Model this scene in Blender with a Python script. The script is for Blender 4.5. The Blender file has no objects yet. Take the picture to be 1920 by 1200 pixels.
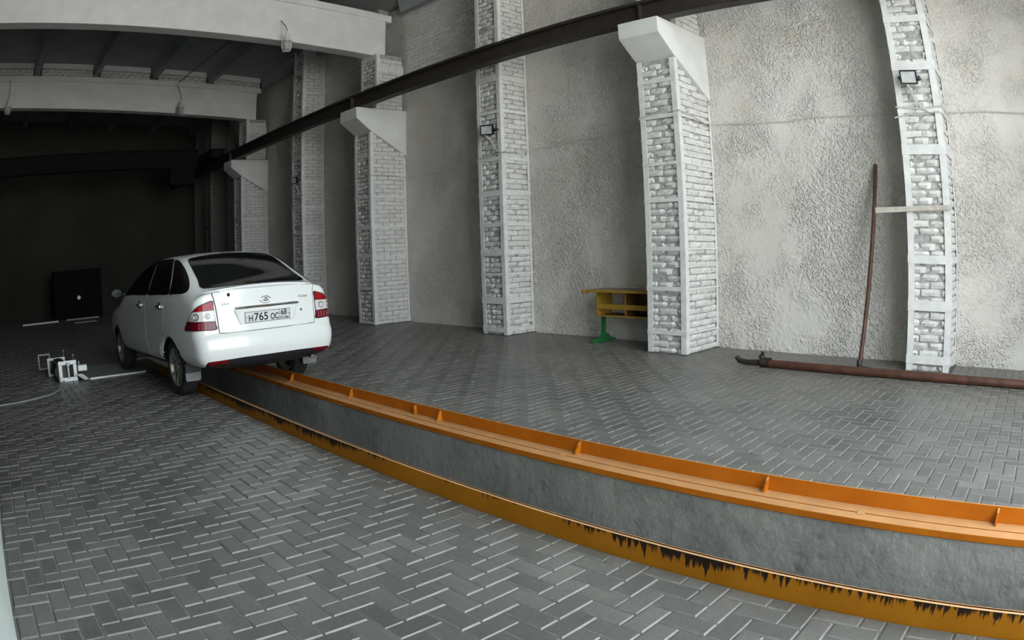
import bpy, bmesh, math, random
import numpy as np
from mathutils import Vector, Matrix
from mathutils.geometry import delaunay_2d_cdt

random.seed(7)
rng = np.random.default_rng(7)
C = bpy.context.scene.collection
S = bpy.context.scene

# ------------------------------------------------------------------ camera (a wide fisheye dash camera)
CAM_R = np.array([[0.71211, -0.70132, -0.03234], [0.09344, 0.04902, 0.99442], [0.69582, 0.71116, -0.10043]])
CAM_Z = 1.32434
cd = bpy.data.cameras.new('camera')
cam = bpy.data.objects.new('camera', cd)
C.objects.link(cam)
cd.type = 'PANO'
cd.sensor_width = 36.0
cd.sensor_fit = 'HORIZONTAL'
cd.clip_start = 0.02
cd.clip_end = 300
for holder in (cd, getattr(cd, 'cycles', None)):
    if holder is None or not hasattr(holder, 'fisheye_polynomial_k1'):
        continue
    try:
        holder.panorama_type = 'FISHEYE_LENS_POLYNOMIAL'
        holder.fisheye_fov = 2.6
        holder.fisheye_polynomial_k0 = 0.0
        holder.fisheye_polynomial_k1 = -0.040683742
        holder.fisheye_polynomial_k2 = -1.46241e-05
        holder.fisheye_polynomial_k3 = -6.295034e-06
        holder.fisheye_polynomial_k4 = -1.037362e-07
    except Exception as ex:
        print('pano', ex)
r_, u_, f_ = CAM_R
cam.matrix_world = Matrix(((r_[0], u_[0], -f_[0], 0), (r_[1], u_[1], -f_[1], 0), (r_[2], u_[2], -f_[2], CAM_Z), (0, 0, 0, 1)))
S.camera = cam

# ------------------------------------------------------------------ light: overcast daylight through the open gate, plus added sunlight on the yard
w = bpy.data.worlds.new('overcast_sky')
S.world = w
w.use_nodes = True
bg = w.node_tree.nodes['Background']
bg.inputs[0].default_value = (0.92, 0.99, 1.03, 1)
bg.inputs[1].default_value = 1.0
GX0, GX1, GY, GZ = 0.5, 5.75, -1.6, 6.2          # the gate opening in the front wall
pl = bpy.data.lights.new('gate_portal', 'AREA')
pl.shape = 'RECTANGLE'
pl.size, pl.size_y = GX1 - GX0, GZ
pl.cycles.is_portal = True
po = bpy.data.objects.new('gate_portal', pl)
po.location = ((GX0 + GX1) / 2, GY - 0.2, GZ / 2)
po.rotation_euler = (math.radians(90), 0, 0)
C.objects.link(po)
sl_ = bpy.data.lights.new('added_yard_sun', 'SUN')
sl_.energy = 11.0
sl_.color = (1.0, 0.95, 0.88)
sl_.angle = math.radians(0.6)
so = bpy.data.objects.new('added_yard_sun', sl_)                 # added behind the hall: its bounce off the yard brightens the roof beams
so.rotation_euler = (math.radians(-42), math.radians(12), 0)
C.objects.link(so)
vs = S.view_settings
vs.view_transform = 'Standard'
vs.look = 'None'
vs.gamma = 1.0
vs.use_curve_mapping = False
vs.exposure = 2.74
S.cycles.use_denoising = True
S.cycles.diffuse_bounces = 5


# ------------------------------------------------------------------ materials
class NT:
    def __init__(self, name):
        self.m = bpy.data.materials.new(name)
        self.m.use_nodes = True
        self.t = self.m.node_tree
        self.b = self.t.nodes['Principled BSDF']

    def n(self, typ, **kw):
        nd = self.t.nodes.new(typ)
        for k, v in kw.items():
            setattr(nd, k, v)
        return nd

    def l(self, a, b):
        self.t.links.new(a, b)

    def pos(self):
        if not hasattr(self, '_p'):
            self._p = self.n('ShaderNodeNewGeometry').outputs['Position']
        return self._p

    def noise(self, scale, detail=4, rough=0.55, vec=None, stretch=None):
        v = vec or self.pos()
        if stretch:
            mp = self.n('ShaderNodeMapping')
            mp.inputs['Scale'].default_value = stretch
            self.l(v, mp.inputs[0])
            v = mp.outputs[0]
        nd = self.n('ShaderNodeTexNoise')
        nd.inputs['Scale'].default_value = scale
        nd.inputs['Detail'].default_value = detail
        nd.inputs['Roughness'].default_value = rough
        self.l(v, nd.inputs['Vector'])
        return nd.outputs['Fac']

    def ramp(self, fac, a, b, ca=(0, 0, 0), cb=(1, 1, 1)):
        r = self.n('ShaderNodeValToRGB')
        r.color_ramp.elements[0].position = a
        r.color_ramp.elements[1].position = b
        r.color_ramp.elements[0].color = (*ca, 1)
        r.color_ramp.elements[1].color = (*cb, 1)
        self.l(fac, r.inputs[0])
        return r.outputs[0]

    def mix(self, fac, a, b, mode='MIX'):
        m = self.n('ShaderNodeMix', data_type='RGBA', blend_type=mode)
        for sock, v in ((m.inputs[0], fac), (m.inputs[6], a), (m.inputs[7], b)):
            if isinstance(v, (int, float)):
                sock.default_value = v
            elif isinstance(v, tuple):
                sock.default_value = (*v, 1)
            else:
                self.l(v, sock)
        return m.outputs[2]

    def bump(self, h, strength=0.5, dist=0.01):
        b = self.n('ShaderNodeBump')
        b.inputs['Strength'].default_value = strength
        b.inputs['Distance'].default_value = dist
        self.l(h, b.inputs['Height'])
        self.l(b.outputs[0], self.b.inputs['Normal'])

    def col(self, c):
        if isinstance(c, tuple):
            self.b.inputs['Base Color'].default_value = (*c, 1)
        else:
            self.l(c, self.b.inputs['Base Color'])


def mat(name, col, rough=0.6, metal=0.0, var=0.0, scale=6.0, bump=0.0, coat=0.0, spec=None, bscale=60.0):
    k = NT(name)
    if var:
        dk = tuple(v * (1 - var) for v in col)
        lt = tuple(min(1, v * (1 + var)) for v in col)
        k.col(k.ramp(k.noise(scale), 0.3, 0.7, dk, lt))
    else:
        k.col(col)
    k.b.inputs['Roughness'].default_value = rough
    k.b.inputs['Metallic'].default_value = metal
    if coat:
        k.b.inputs['Coat Weight'].default_value = coat
        k.b.inputs['Coat Roughness'].default_value = 0.06
    if spec is not None:
        k.b.inputs['Specular IOR Level'].default_value = spec
    if bump:
        k.bump(k.noise(bscale, 5), bump, 0.006)
    return k.m


def m_paver():
    k = NT('grey_concrete_paver')
    oi = k.n('ShaderNodeObjectInfo').outputs['Random']
    at = k.n('ShaderNodeAttribute', attribute_name='tint').outputs['Fac']
    ad = k.n('ShaderNodeMath', operation='ADD')
    k.l(oi, ad.inputs[0])
    k.l(at, ad.inputs[1])
    fr = k.n('ShaderNodeMath', operation='FRACT')
    k.l(ad.outputs[0], fr.inputs[0])
    base = k.ramp(fr.outputs[0], 0.0, 1.0, (0.125, 0.130, 0.124), (0.185, 0.182, 0.176))
    dirt = k.ramp(k.noise(0.9, 5), 0.38, 0.66, (0.72, 0.72, 0.71), (1.12, 1.11, 1.07))
    c = k.mix(1.0, base, dirt, 'MULTIPLY')
    fine = k.ramp(k.noise(45, 4), 0.3, 0.7, (0.86, 0.86, 0.86), (1.12, 1.12, 1.12))
    sx = k.n('ShaderNodeSeparateXYZ')
    k.l(k.pos(), sx.inputs[0])
    dm = k.n('ShaderNodeMath', operation='MULTIPLY_ADD')
    k.l(k.noise(1.2, 5), dm.inputs[0])
    dm.inputs[1].default_value = 2.6
    k.l(sx.outputs[0], dm.inputs[2])
    dv10 = k.n('ShaderNodeMath', operation='MULTIPLY')
    k.l(dm.outputs[0], dv10.inputs[0])
    dv10.inputs[1].default_value = 0.1
    dust = k.ramp(dv10.outputs[0], 0.64, 0.93, (0, 0, 0), (0.75, 0.75, 0.75))
    c = k.mix(dust, c, (0.205, 0.188, 0.165))
    k.col(k.mix(1.0, c, fine, 'MULTIPLY'))
    k.b.inputs['Roughness'].default_value = 0.40
    k.b.inputs['Specular IOR Level'].default_value = 0.45
    k.bump(k.noise(130, 4), 0.25, 0.004)
    return k.m


def m_white_brick():
    k = NT('whitewashed_brick')
    oi = k.n('ShaderNodeObjectInfo').outputs['Random']
    base = k.ramp(oi, 0.0, 1.0, (0.74, 0.735, 0.71), (0.84, 0.835, 0.81))
    d = k.ramp(k.noise(14, 6, 0.65), 0.30, 0.62, (0.84, 0.83, 0.80), (1.03, 1.03, 1.03))
    k.col(k.mix(1.0, base, d, 'MULTIPLY'))
    k.b.inputs['Roughness'].default_value = 0.8
    k.bump(k.noise(55, 6, 0.7), 0.6, 0.008)
    return k.m


def m_stucco():
    k = NT('roughcast_plaster')
    a = k.ramp(k.noise(0.7, 5), 0.35, 0.68, (0.69, 0.65, 0.605), (0.78, 0.75, 0.71))
    y = k.ramp(k.noise(1.9, 6, 0.6), 0.60, 0.74, (1, 1, 1), (0.97, 0.90, 0.78))
    k.col(k.mix(1.0, a, y, 'MULTIPLY'))
    k.b.inputs['Roughness'].default_value = 0.85
    vo = k.n('ShaderNodeTexVoronoi', feature='SMOOTH_F1')
    vo.inputs['Scale'].default_value = 33
    vo.inputs['Smoothness'].default_value = 0.35
    wob = k.n('ShaderNodeTexNoise')
    wob.inputs['Scale'].default_value = 9
    k.l(k.pos(), wob.inputs['Vector'])
    wm = k.n('ShaderNodeVectorMath', operation='SCALE')
    k.l(wob.outputs['Color'], wm.inputs[0])
    wm.inputs['Scale'].default_value = 0.09
    wa = k.n('ShaderNodeVectorMath', operation='ADD')
    k.l(k.pos(), wa.inputs[0])
    k.l(wm.outputs[0], wa.inputs[1])
    k.l(wa.outputs[0], vo.inputs['Vector'])
    lump = k.ramp(vo.outputs['Distance'], 0.10, 0.62, (1, 1, 1), (0, 0, 0))
    fine = k.noise(44, 6, 0.68)
    both = k.mix(0.45, lump, fine)
    msk = k.ramp(k.noise(1.3, 4, 0.6), 0.36, 0.56, (0.10, 0.10, 0.10), (1, 1, 1))
    k.bump(k.mix(1.0, both, msk, 'MULTIPLY'), 1.0, 0.034)
    return k.m


def m_pit():
    k = NT('grey_rendered_concrete')
    a = k.ramp(k.noise(1.3, 7, 0.62), 0.32, 0.68, (0.215, 0.225, 0.215), (0.355, 0.355, 0.335))
    s = k.ramp(k.noise(5, 8, 0.72), 0.54, 0.72, (1, 1, 1), (0.56, 0.60, 0.58))
    v = k.ramp(k.noise(3.0, 5, 0.6, stretch=(1, 1.2, 0.12)), 0.5, 0.8, (1, 1, 1), (1.22, 1.22, 1.2))
    k.col(k.mix(1.0, k.mix(1.0, a, s, 'MULTIPLY'), v, 'MULTIPLY'))
    k.b.inputs['Roughness'].default_value = 0.5
    k.bump(k.noise(9, 8, 0.66), 0.8, 0.03)
    return k.m


def m_orange(name, c1, c2, top, drips=0.0):
    k = NT(name)
    a = k.ramp(k.noise(3.0, 6, 0.6), 0.35, 0.68, c1, c2)
    rust = k.ramp(k.noise(9, 6, 0.7), 0.66, 0.75, (1, 1, 1), (0.30, 0.22, 0.2))
    c = k.mix(1.0, a, rust, 'MULTIPLY')
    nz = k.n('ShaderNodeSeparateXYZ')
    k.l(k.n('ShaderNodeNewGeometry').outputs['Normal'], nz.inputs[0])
    if drips:
        sp = k.n('ShaderNodeSeparateXYZ')
        k.l(k.pos(), sp.inputs[0])
        big = k.noise(0.55, 5, 0.6)                                   # where the oil ran over the edge
        fine = k.noise(52, 4, 0.65, stretch=(1, 1, 0.07))

        def ma(op, x, y):
            m = k.n('ShaderNodeMath', operation=op)
            for sock, v in zip(m.inputs, (x, y)):
                if isinstance(v, (int, float)):
                    sock.default_value = v
                else:
                    k.l(v, sock)
            return m.outputs[0]
        h = ma('ADD', ma('ADD', ma('MULTIPLY', fine, 0.22), ma('MULTIPLY', big, 0.34)), sp.outputs[2])
        c = k.mix(k.ramp(h, 0.362, 0.374), c, (0.018, 0.010, 0.006))
    dusty_sheen = k.mix(1.0, k.ramp(k.noise(5, 6, 0.65), 0.3, 0.7, tuple(v * 0.8 for v in top), top), rust, 'MULTIPLY')
    k.col(k.mix(k.ramp(nz.outputs[2], 0.45, 0.7), c, dusty_sheen))  # up-facing faces paler: sky reflection painted into the colour, over dust
    k.b.inputs['Roughness'].default_value = 0.5
    k.b.inputs['Specular IOR Level'].default_value = 0.22
    k.bump(k.noise(70, 4), 0.2, 0.003)
    return k.m


M = {}
M['paver'] = m_paver()
M['paver_edge'] = mat('worn_glinting_paver_edge', (0.195, 0.193, 0.184), 0.38, var=0.2, scale=25)  # paler chamfers: sandy edge wear, with the joint glint put into the colour
M['sand'] = mat('joint_sand', (0.12, 0.118, 0.11), 0.95, var=0.4, scale=9)
M['brick'] = m_white_brick()
M['mortar'] = mat('mortar_joint', (0.40, 0.395, 0.38), 0.95, var=0.35, scale=18, bump=0.6)
M['stucco'] = m_stucco()
M['white_steel'] = mat('white_painted_steel', (0.78, 0.78, 0.76), 0.55, var=0.10, scale=9, bump=0.15)
M['white_conc'] = mat('whitewashed_concrete', (0.80, 0.80, 0.78), 0.75, var=0.07, scale=2.5, bump=0.25)
M['slab'] = mat('grey_roof_slab', (0.32, 0.335, 0.33), 0.8, var=0.12, scale=1.5, bump=0.2)
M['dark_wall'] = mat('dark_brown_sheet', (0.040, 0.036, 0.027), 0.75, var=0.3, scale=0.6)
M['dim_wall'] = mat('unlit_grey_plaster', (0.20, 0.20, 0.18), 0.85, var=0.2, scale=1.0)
M['dim_brick'] = mat('shade_toned_brick', (0.16, 0.155, 0.14), 0.85, var=0.3, scale=12, bump=0.5)  # darker brick tone: the far pillar's shade put into its colour
M['pit'] = m_pit()
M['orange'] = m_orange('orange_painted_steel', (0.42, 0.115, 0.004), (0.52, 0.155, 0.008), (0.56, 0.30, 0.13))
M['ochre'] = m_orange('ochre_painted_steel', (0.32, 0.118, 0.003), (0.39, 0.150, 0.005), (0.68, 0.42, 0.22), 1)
M['rail'] = mat('dark_brown_crane_steel', (0.034, 0.027, 0.022), 0.6, var=0.35, scale=5, bump=0.2)
M['black_steel'] = mat('black_steel', (0.013, 0.013, 0.012), 0.85, spec=0.15)
M['pipe'] = mat('brown_rusty_pipe', (0.085, 0.034, 0.020), 0.5, var=0.4, scale=8, bump=0.25)
M['pipe_dark'] = mat('dark_pipe_fitting', (0.030, 0.020, 0.016), 0.5, var=0.4, scale=18, bump=0.3)
M['cable'] = mat('pale_cable', (0.60, 0.585, 0.54), 0.6)
M['dark_cable'] = mat('dark_cable', (0.03, 0.03, 0.03), 0.6)
M['yellow'] = mat('yellow_varnished_wood', (0.40, 0.235, 0.030), 0.45, var=0.12, scale=10)
M['table'] = mat('worn_desk_top', (0.27, 0.175, 0.085), 0.38, var=0.18, scale=9)
M['brown'] = mat('brown_wood_back', (0.13, 0.062, 0.026), 0.55, var=0.25, scale=8)
M['green'] = mat('green_painted_steel', (0.018, 0.17, 0.045), 0.45, var=0.15, scale=9)
M['board'] = mat('pale_timber', (0.54, 0.50, 0.44), 0.7, var=0.15, scale=14)
M['lamp_black'] = mat('black_lamp_housing', (0.012, 0.012, 0.013), 0.4)
M['lamp_glass'] = mat('floodlight_glass', (0.50, 0.52, 0.52), 0.15, var=0.2, scale=12, spec=0.8)
M['bulb_glass'] = mat('dusty_lamp_glass', (0.42, 0.43, 0.40), 0.3)
M['gate'] = mat('white_gate_sheet', (0.62, 0.70, 0.67), 0.5, var=0.06, scale=3)
M['asphalt'] = mat('yard_concrete', (0.42, 0.42, 0.41), 0.9, var=0.2, scale=2)
M['plate_grey'] = mat('grey_steel_plate', (0.27, 0.28, 0.265), 0.45, var=0.12, scale=6)
M['alu'] = mat('bright_aluminium', (0.62, 0.64, 0.63), 0.4, metal=0.35)
M['motor'] = mat('dark_bellows', (0.025, 0.032, 0.024), 0.5)


# ------------------------------------------------------------------ mesh helpers
def mesh_obj(name, V, F, m, parent=None, smooth=False, loc=None):
    me = bpy.data.meshes.new(name)
    me.from_pydata([tuple(map(float, v)) for v in V], [], [tuple(map(int, f)) for f in F])
    if smooth:
        me.polygons.foreach_set('use_smooth', [True] * len(me.polygons))
    for mm in (m if isinstance(m, (list, tuple)) else [m]):
        me.materials.append(mm)
    me.update()
    o = bpy.data.objects.new(name, me)
    C.objects.link(o)
    if parent is not None:
        o.parent = parent
    if loc is not None:
        o.location = loc
    return o


class MB:
    def __init__(self):
        self.v, self.f = [], []

    def add(self, V, F):
        b = len(self.v)
        self.v += [tuple(x) for x in V]
        self.f += [tuple(i + b for i in q) for q in F]
        return self

    def box(self, x0, x1, y0, y1, z0, z1):
        V = [(x, y, z) for x in (x0, x1) for y in (y0, y1) for z in (z0, z1)]
        return self.add(V, [(0, 1, 3, 2), (4, 6, 7, 5), (0, 4, 5, 1), (2, 3, 7, 6), (0, 2, 6, 4), (1, 5, 7, 3)])

    def prism(self, P, axis, a, b):
        """P: outline in the two other axes (in x, y, z order), extruded along axis from a to b."""
        n = len(P)
        V = []
        for t in (a, b):
            for p in P:
                q = list(p)
                q.insert(axis, t)
                V.append(q)
        F = [tuple(range(n)), tuple(range(2 * n - 1, n - 1, -1))]
        F += [(i, i + n, (i + 1) % n + n, (i + 1) % n) for i in range(n)]
        return self.add(V, F)

    def tube(self, P, r, n=10, caps=True):
        P = [Vector(p) for p in P]
        rs = r if isinstance(r, (list, tuple)) else [r] * len(P)
        V, F = [], []
        up = Vector((0, 0, 1))
        for i, p in enumerate(P):
            d = (P[min(i + 1, len(P) - 1)] - P[max(i - 1, 0)]).normalized()
            a = d.cross(up)
            if a.length < 1e-3:
                a = d.cross(Vector((1, 0, 0)))
            a.normalize()
            b = d.cross(a)
            for k in range(n):
                t = 2 * math.pi * k / n
                V.append(p + a * (math.cos(t) * rs[i]) + b * (math.sin(t) * rs[i]))
        for i in range(len(P) - 1):
            for k in range(n):
                F.append((i * n + k, i * n + (k + 1) % n, (i + 1) * n + (k + 1) % n, (i + 1) * n + k))
        if caps:
            F.append(tuple(range(n)))
            F.append(tuple(range((len(P) - 1) * n, len(P) * n))[::-1])
        return self.add(V, F)

    def lathe(self, prof, axis=2, c=(0, 0, 0), n=32, close=False):
        """prof: [(radius, height along axis)]"""
        V, F = [], []
        o = [i for i in range(3) if i != axis]
        for r, h in prof:
            for k in range(n):
                t = 2 * math.pi * k / n
                q = [0, 0, 0]
                q[axis] = h
                q[o[0]] = r * math.cos(t)
                q[o[1]] = r * math.sin(t)
                V.append((q[0] + c[0], q[1] + c[1], q[2] + c[2]))
        m = len(prof)
        for i in range(m if close else m - 1):
            for k in range(n):
                j = (i + 1) % m
                F.append((i * n + k, i * n + (k + 1) % n, j * n + (k + 1) % n, j * n + k))
        return self.add(V, F)

    def build(self, name, m, parent=None, smooth=False, bevel=0, loc=None):
        o = mesh_obj(name, self.v, self.f, m, parent, smooth, loc)
        bm = bmesh.new()
        bm.from_mesh(o.data)
        bmesh.ops.recalc_face_normals(bm, faces=bm.faces)
        bm.to_mesh(o.data)
        bm.free()
        if bevel:
            b = o.modifiers.new('bevel', 'BEVEL')
            b.width = bevel
            b.segments = 2
            b.limit_method = 'ANGLE'
        if smooth:
            o.data.polygons.foreach_set('use_smooth', [True] * len(o.data.polygons))
            try:
                o.data.set_sharp_from_angle(angle=math.radians(40))
            except Exception:
                pass
        return o


def box(name, x0, x1, y0, y1, z0, z1, m, parent=None, bevel=0):
    return MB().box(x0, x1, y0, y1, z0, z1).build(name, m, parent, bevel=bevel)


def empty(name, loc=(0, 0, 0), rz=0.0):
    o = bpy.data.objects.new(name, None)
    o.empty_display_size = 0.1
    o.location = loc
    o.rotation_euler = (0, 0, rz)
    C.objects.link(o)
    return o


def tag(o, label, cat, group=None):
    o['label'] = label
    o['category'] = cat
    if group:
        o['group'] = group
    return o


def struct(o, label=None):
    o['kind'] = 'structure'
    if label:
        o['label'] = label
    return o


def stuff(o):
    o['kind'] = 'stuff'
    return o


TH = (0.040683742, 1.46241e-05, 6.295034e-06, 1.037362e-07)


def in_frame(P):
    """whether points are inside the photograph (to choose which pieces show largest)"""
    P = np.asarray(P) - np.array([0, 0, CAM_Z])
    c = P @ CAM_R.T
    t = np.arctan2(np.hypot(c[:, 0], c[:, 1]), c[:, 2])
    q = t / TH[0]
    for _ in range(12):
        q = q - (TH[0] * q + TH[1] * q ** 2 + TH[2] * q ** 3 + TH[3] * q ** 4 - t) / (TH[0] + 2 * TH[1] * q + 3 * TH[2] * q ** 2 + 4 * TH[3] * q ** 3)
    a = np.arctan2(c[:, 1], c[:, 0])
    x, y = 960 + q * np.cos(a) * 1920 / 36, 600 - q * np.sin(a) * 1920 / 36
    return (x > 0) & (x < 1920) & (y > 0) & (y < 1200) & (c[:, 2] > 0)


# ================================================================== the setting
WX = 8.03                       # the face of the right-hand wall
NF, FF = 2.222, 3.302           # outer faces of the two upright pit flanges
YB, YE = -1.6, 24.77            # front wall, far wall
LX = -2.6                       # left wall

# ---- floor: sand bed and herringbone pavers
bed = MB()
for x0, x1, y0, y1 in ((LX, NF - .02, YB, YE), (NF - .02, NF + .15, YB, 9.0), (FF + .012, WX + .1, YB, YE), (NF - .02, FF + .02, 10.6, YE)):
    bed.add([(x0, y0, -0.006), (x1, y0, -0.006), (x1, y1, -0.006), (x0, y1, -0.006)], [(0, 1, 2, 3)])
floor = struct(bed.build('floor', M['sand']), 'floor of small grey concrete pavers laid in a herringbone on pale sand')

OX, OY, U = 1.1368, 2.4738, 0.1
rects = []
a0, a1 = int((LX - OX) / U) - 1, int((WX - OX) / U) + 1
b0, b1 = int((OY - YE) / U) - 2, int((OY - YB) / U) + 2
for a in range(a0, a1 + 1):
    for b in range(b0, b1 + 1):
        s = (a + b) % 4
        if s == 0:
            rects.append((OX + a * U, OX + a * U + U, OY - b * U - 2 * U, OY - b * U))
        elif s == 2:
            rects.append((OX + a * U, OX + a * U + 2 * U, OY - b * U - U, OY - b * U))
clipped = []
for x0, x1, y0, y1 in rects:
    y0, y1 = max(y0, YB), min(y1, YE)
    if y0 > 10.6:
        clipped.append((max(x0, LX), min(x1, WX - .004), y0, y1))
        continue
    for lo, hi in ((LX, NF - .004), (FF + .016, WX - .004)):
        c0, c1 = max(x0, lo), min(x1, hi)
        if c1 - c0 > 0.02 and y1 - y0 > 0.02:
            clipped.append((c0, c1, y0, y1))
clipped = [c for c in clipped if c[1] - c[0] > .02 and c[3] - c[2] > .02]
R = np.array(clipped)
mid = np.stack([(R[:, 0] + R[:, 1]) / 2, (R[:, 2] + R[:, 3]) / 2, np.zeros(len(R))], 1)
dist = np.linalg.norm(mid - [0, 0, CAM_Z], axis=1) + np.where(in_frame(mid), 0, 1000)
order = np.argsort(dist)
GAP, CH = 0.0032, 0.006


def paver_geo(r, jit):
    x0, x1, y0, y1 = r[0] + GAP, r[1] - GAP, r[2] + GAP, r[3] - GAP
    dz = jit[0] * 0.0012
    V = []
    for ins, z in ((0, -0.012), (0, -0.0065 + dz), (CH, dz)):
        for x, y in ((x0 + ins, y0 + ins), (x1 - ins, y0 + ins), (x1 - ins, y1 - ins), (x0 + ins, y1 - ins)):
            V.append((x, y, z + (x - x0) * jit[1] * 0.004 + (y - y0) * jit[2] * 0.004))
    F = [(8, 9, 10, 11)]
    for k in (0, 4):
        F += [(k + i, k + (i + 1) % 4, k + 4 + (i + 1) % 4, k + 4 + i) for i in range(4)]
    return V, F


jits = rng.normal(0, 1, (len(R), 3))
for i in order[:300]:
    V, F = paver_geo(R[i], jits[i])
    cx, cy = mid[i, 0], mid[i, 1]
    mesh_obj('paver', [(x - cx, y - cy, z) for x, y, z in V], F, [M['paver'], M['paver_edge']], floor, loc=(cx, cy, 0)).data.polygons.foreach_set('material_index', [0] * 5 + [1] * 4)
VV, FF_, tints = [], [], []
for i in order[300:]:
    V, F = paver_geo(R[i], jits[i])
    k = len(VV)
    VV += V
    FF_ += [tuple(j + k for j in q) for q in F]
    tints += [float(rng.random())] * len(F)
pv = stuff(mesh_obj('paving', VV, FF_, [M['paver'], M['paver_edge']], floor))
pv.data.polygons.foreach_set('material_index', ([0] * 5 + [1] * 4) * (len(FF_) // 9))
at = pv.data.attributes.new('tint', 'FLOAT', 'FACE')
at.data.foreach_set('value', tints)

# ---- right wall: roughcast plaster with real lumps
ys = np.concatenate([np.arange(YB, 11.3, 0.019), np.arange(11.3, YE + 0.05, 0.055)])
zs = np.arange(-0.02, 6.62, 0.019)


def band(shape, lo, hi, seed):
    g = np.random.default_rng(seed).normal(0, 1, shape)
    fy = np.fft.fftfreq(shape[0])[:, None]
    fz = np.fft.rfftfreq(shape[1])[None, :]
    f = np.hypot(fy, fz)
    k = np.exp(-((f / hi) ** 2)) * (1 - np.exp(-((f / lo) ** 2)))
    o = np.fft.irfft2(np.fft.rfft2(g) * k, s=shape)
    return o / o.std()


shp = (len(ys), len(zs))
n1, n2, n3 = band(shp, 0.14, 0.36, 1), band(shp, 0.26, 0.55, 2), band(shp, 0.004, 0.02, 3)
mask = 1 / (1 + np.exp(-3.0 * (n3 + 0.35)))
seam = np.ones(shp)
zz = zs[None, :] + 0.03 * np.sin(ys[:, None] * 1.7)
for zc, hw in ((1.30, 0.075), (3.17, 0.11), (4.75, 0.10)):
    seam *= 1 - 0.9 * np.exp(-(((zz - zc) / hw) ** 4))
hgt = (0.0062 * np.maximum(n1 - 0.2, 0) + 0.0042 * np.maximum(n2, -0.3)) * (0.12 + 0.88 * mask) * seam
hgt += 0.004 * band(shp, 0.003, 0.03, 4)
crack = np.exp(-(((zs[None, :] - 2.93 - 0.012 * (ys[:, None] % 3.35)) / 0.012) ** 2)) * (ys[:, None] > 5.2)
hgt -= 0.012 * crack
V = np.zeros((len(ys), len(zs), 3))
V[:, :, 0] = WX - hgt
V[:, :, 1] = ys[:, None]
V[:, :, 2] = zs[None, :]
idx = np.arange(len(ys) * len(zs)).reshape(shp)
Fq = np.stack([idx[:-1, :-1], idx[:-1, 1:], idx[1:, 1:], idx[1:, :-1]], -1).reshape(-1, 4)
me = bpy.data.meshes.new('wall_right')
me.vertices.add(V.size // 3)
me.vertices.foreach_set('co', V.reshape(-1))
me.loops.add(Fq.size)
me.loops.foreach_set('vertex_index', Fq.reshape(-1).astype(np.int32))
me.polygons.add(len(Fq))
me.polygons.foreach_set('loop_start', np.arange(0, Fq.size, 4, dtype=np.int32))
me.polygons.foreach_set('use_smooth', np.ones(len(Fq), dtype=bool))
me.update(calc_edges=True)
me.validate()
me.materials.append(M['stucco'])
wall_right = bpy.data.objects.new('wall_right', me)
C.objects.link(wall_right)
struct(wall_right, 'right-hand wall of pale roughcast plaster with white brickwork above the crane rail')

# ---- bricks: a few chipped variants, shared by every pillar
def brick_mesh(L, H, dmg, seed):
    r = random.Random(seed)
    nx, nz = (4, 2)
    V, F = [], []
    for i in range(nx + 1):
        for j in range(nz + 1):
            x, z = -L / 2 + L * i / nx, H * j / nz
            ed = i in (0, nx) or j in (0, nz)
            co = i in (0, nx) and j in (0, nz)
            y = 0.0
            if ed:
                y += 0.004 + r.random() * 0.006 * (1 + dmg)
                x += (r.random() * 0.006 * (1 + dmg)) * (1 if i == 0 else -1 if i == nx else 0)
                z += (r.random() * 0.004 * (1 + dmg)) * (1 if j == 0 else -1 if j == nz else 0)
            if co and r.random() < 0.3 + 0.3 * dmg:
                y += r.random() * 0.02 * (0.5 + dmg)
            if dmg > 1 and r.random() < 0.35:
                y += r.random() * 0.022
            V.append((x, y + r.random() * 0.002, z))
    g = lambda i, j: i * (nz + 1) + j
    for i in range(nx):
        for j in range(nz):
            F.append((g(i, j), g(i + 1, j), g(i + 1, j + 1), g(i, j + 1)))
    ring = [g(i, 0) for i in range(nx)] + [g(nx, j) for j in range(nz)] + [g(i, nz) for i in range(nx, 0, -1)] + [g(0, j) for j in range(nz, 0, -1)]
    b = len(V)
    for k in ring:
        V.append((V[k][0], 0.055, V[k][2]))
    n = len(ring)
    for k in range(n):
        F.append((ring[(k + 1) % n], ring[k], b + k, b + (k + 1) % n))
    return V, F


BH, COURSE = 0.0745, 0.0815
VAR = {}
for kind, L in (('long', 0.25), ('half', 0.125)):
    for d in (0, 1, 2):
        for s in range(4):
            V, F = brick_mesh(L, BH, d, hash((kind, d, s)) if False else len(kind) * 100 + d * 10 + s + int(L * 1000))
            m_ = bpy.data.meshes.new('brick')
            m_.from_pydata(V, [], F)
            m_.materials.append(M['brick'])
            VAR[(kind, d, s)] = (m_, V, F)


def courses(L):
    """two alternating courses covering length L: [(kind, centre, length)]"""
    n = max(1, round(L / 0.262))
    u = L / n
    A = [('long', u * (i + .5), u - .007) for i in range(n)]
    B = [('half', u * .25, u / 2 - .007)] + [('long', u * (i + 1), u - .007) for i in range(n - 1)] + [('half', L - u * .25, u / 2 - .007)]
    return A, B


def place(kind, d, s, length, pos, rz, sz=1.0):
    return (kind, d, s, length / (0.25 if kind == 'long' else 0.125), pos, rz, sz)


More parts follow.
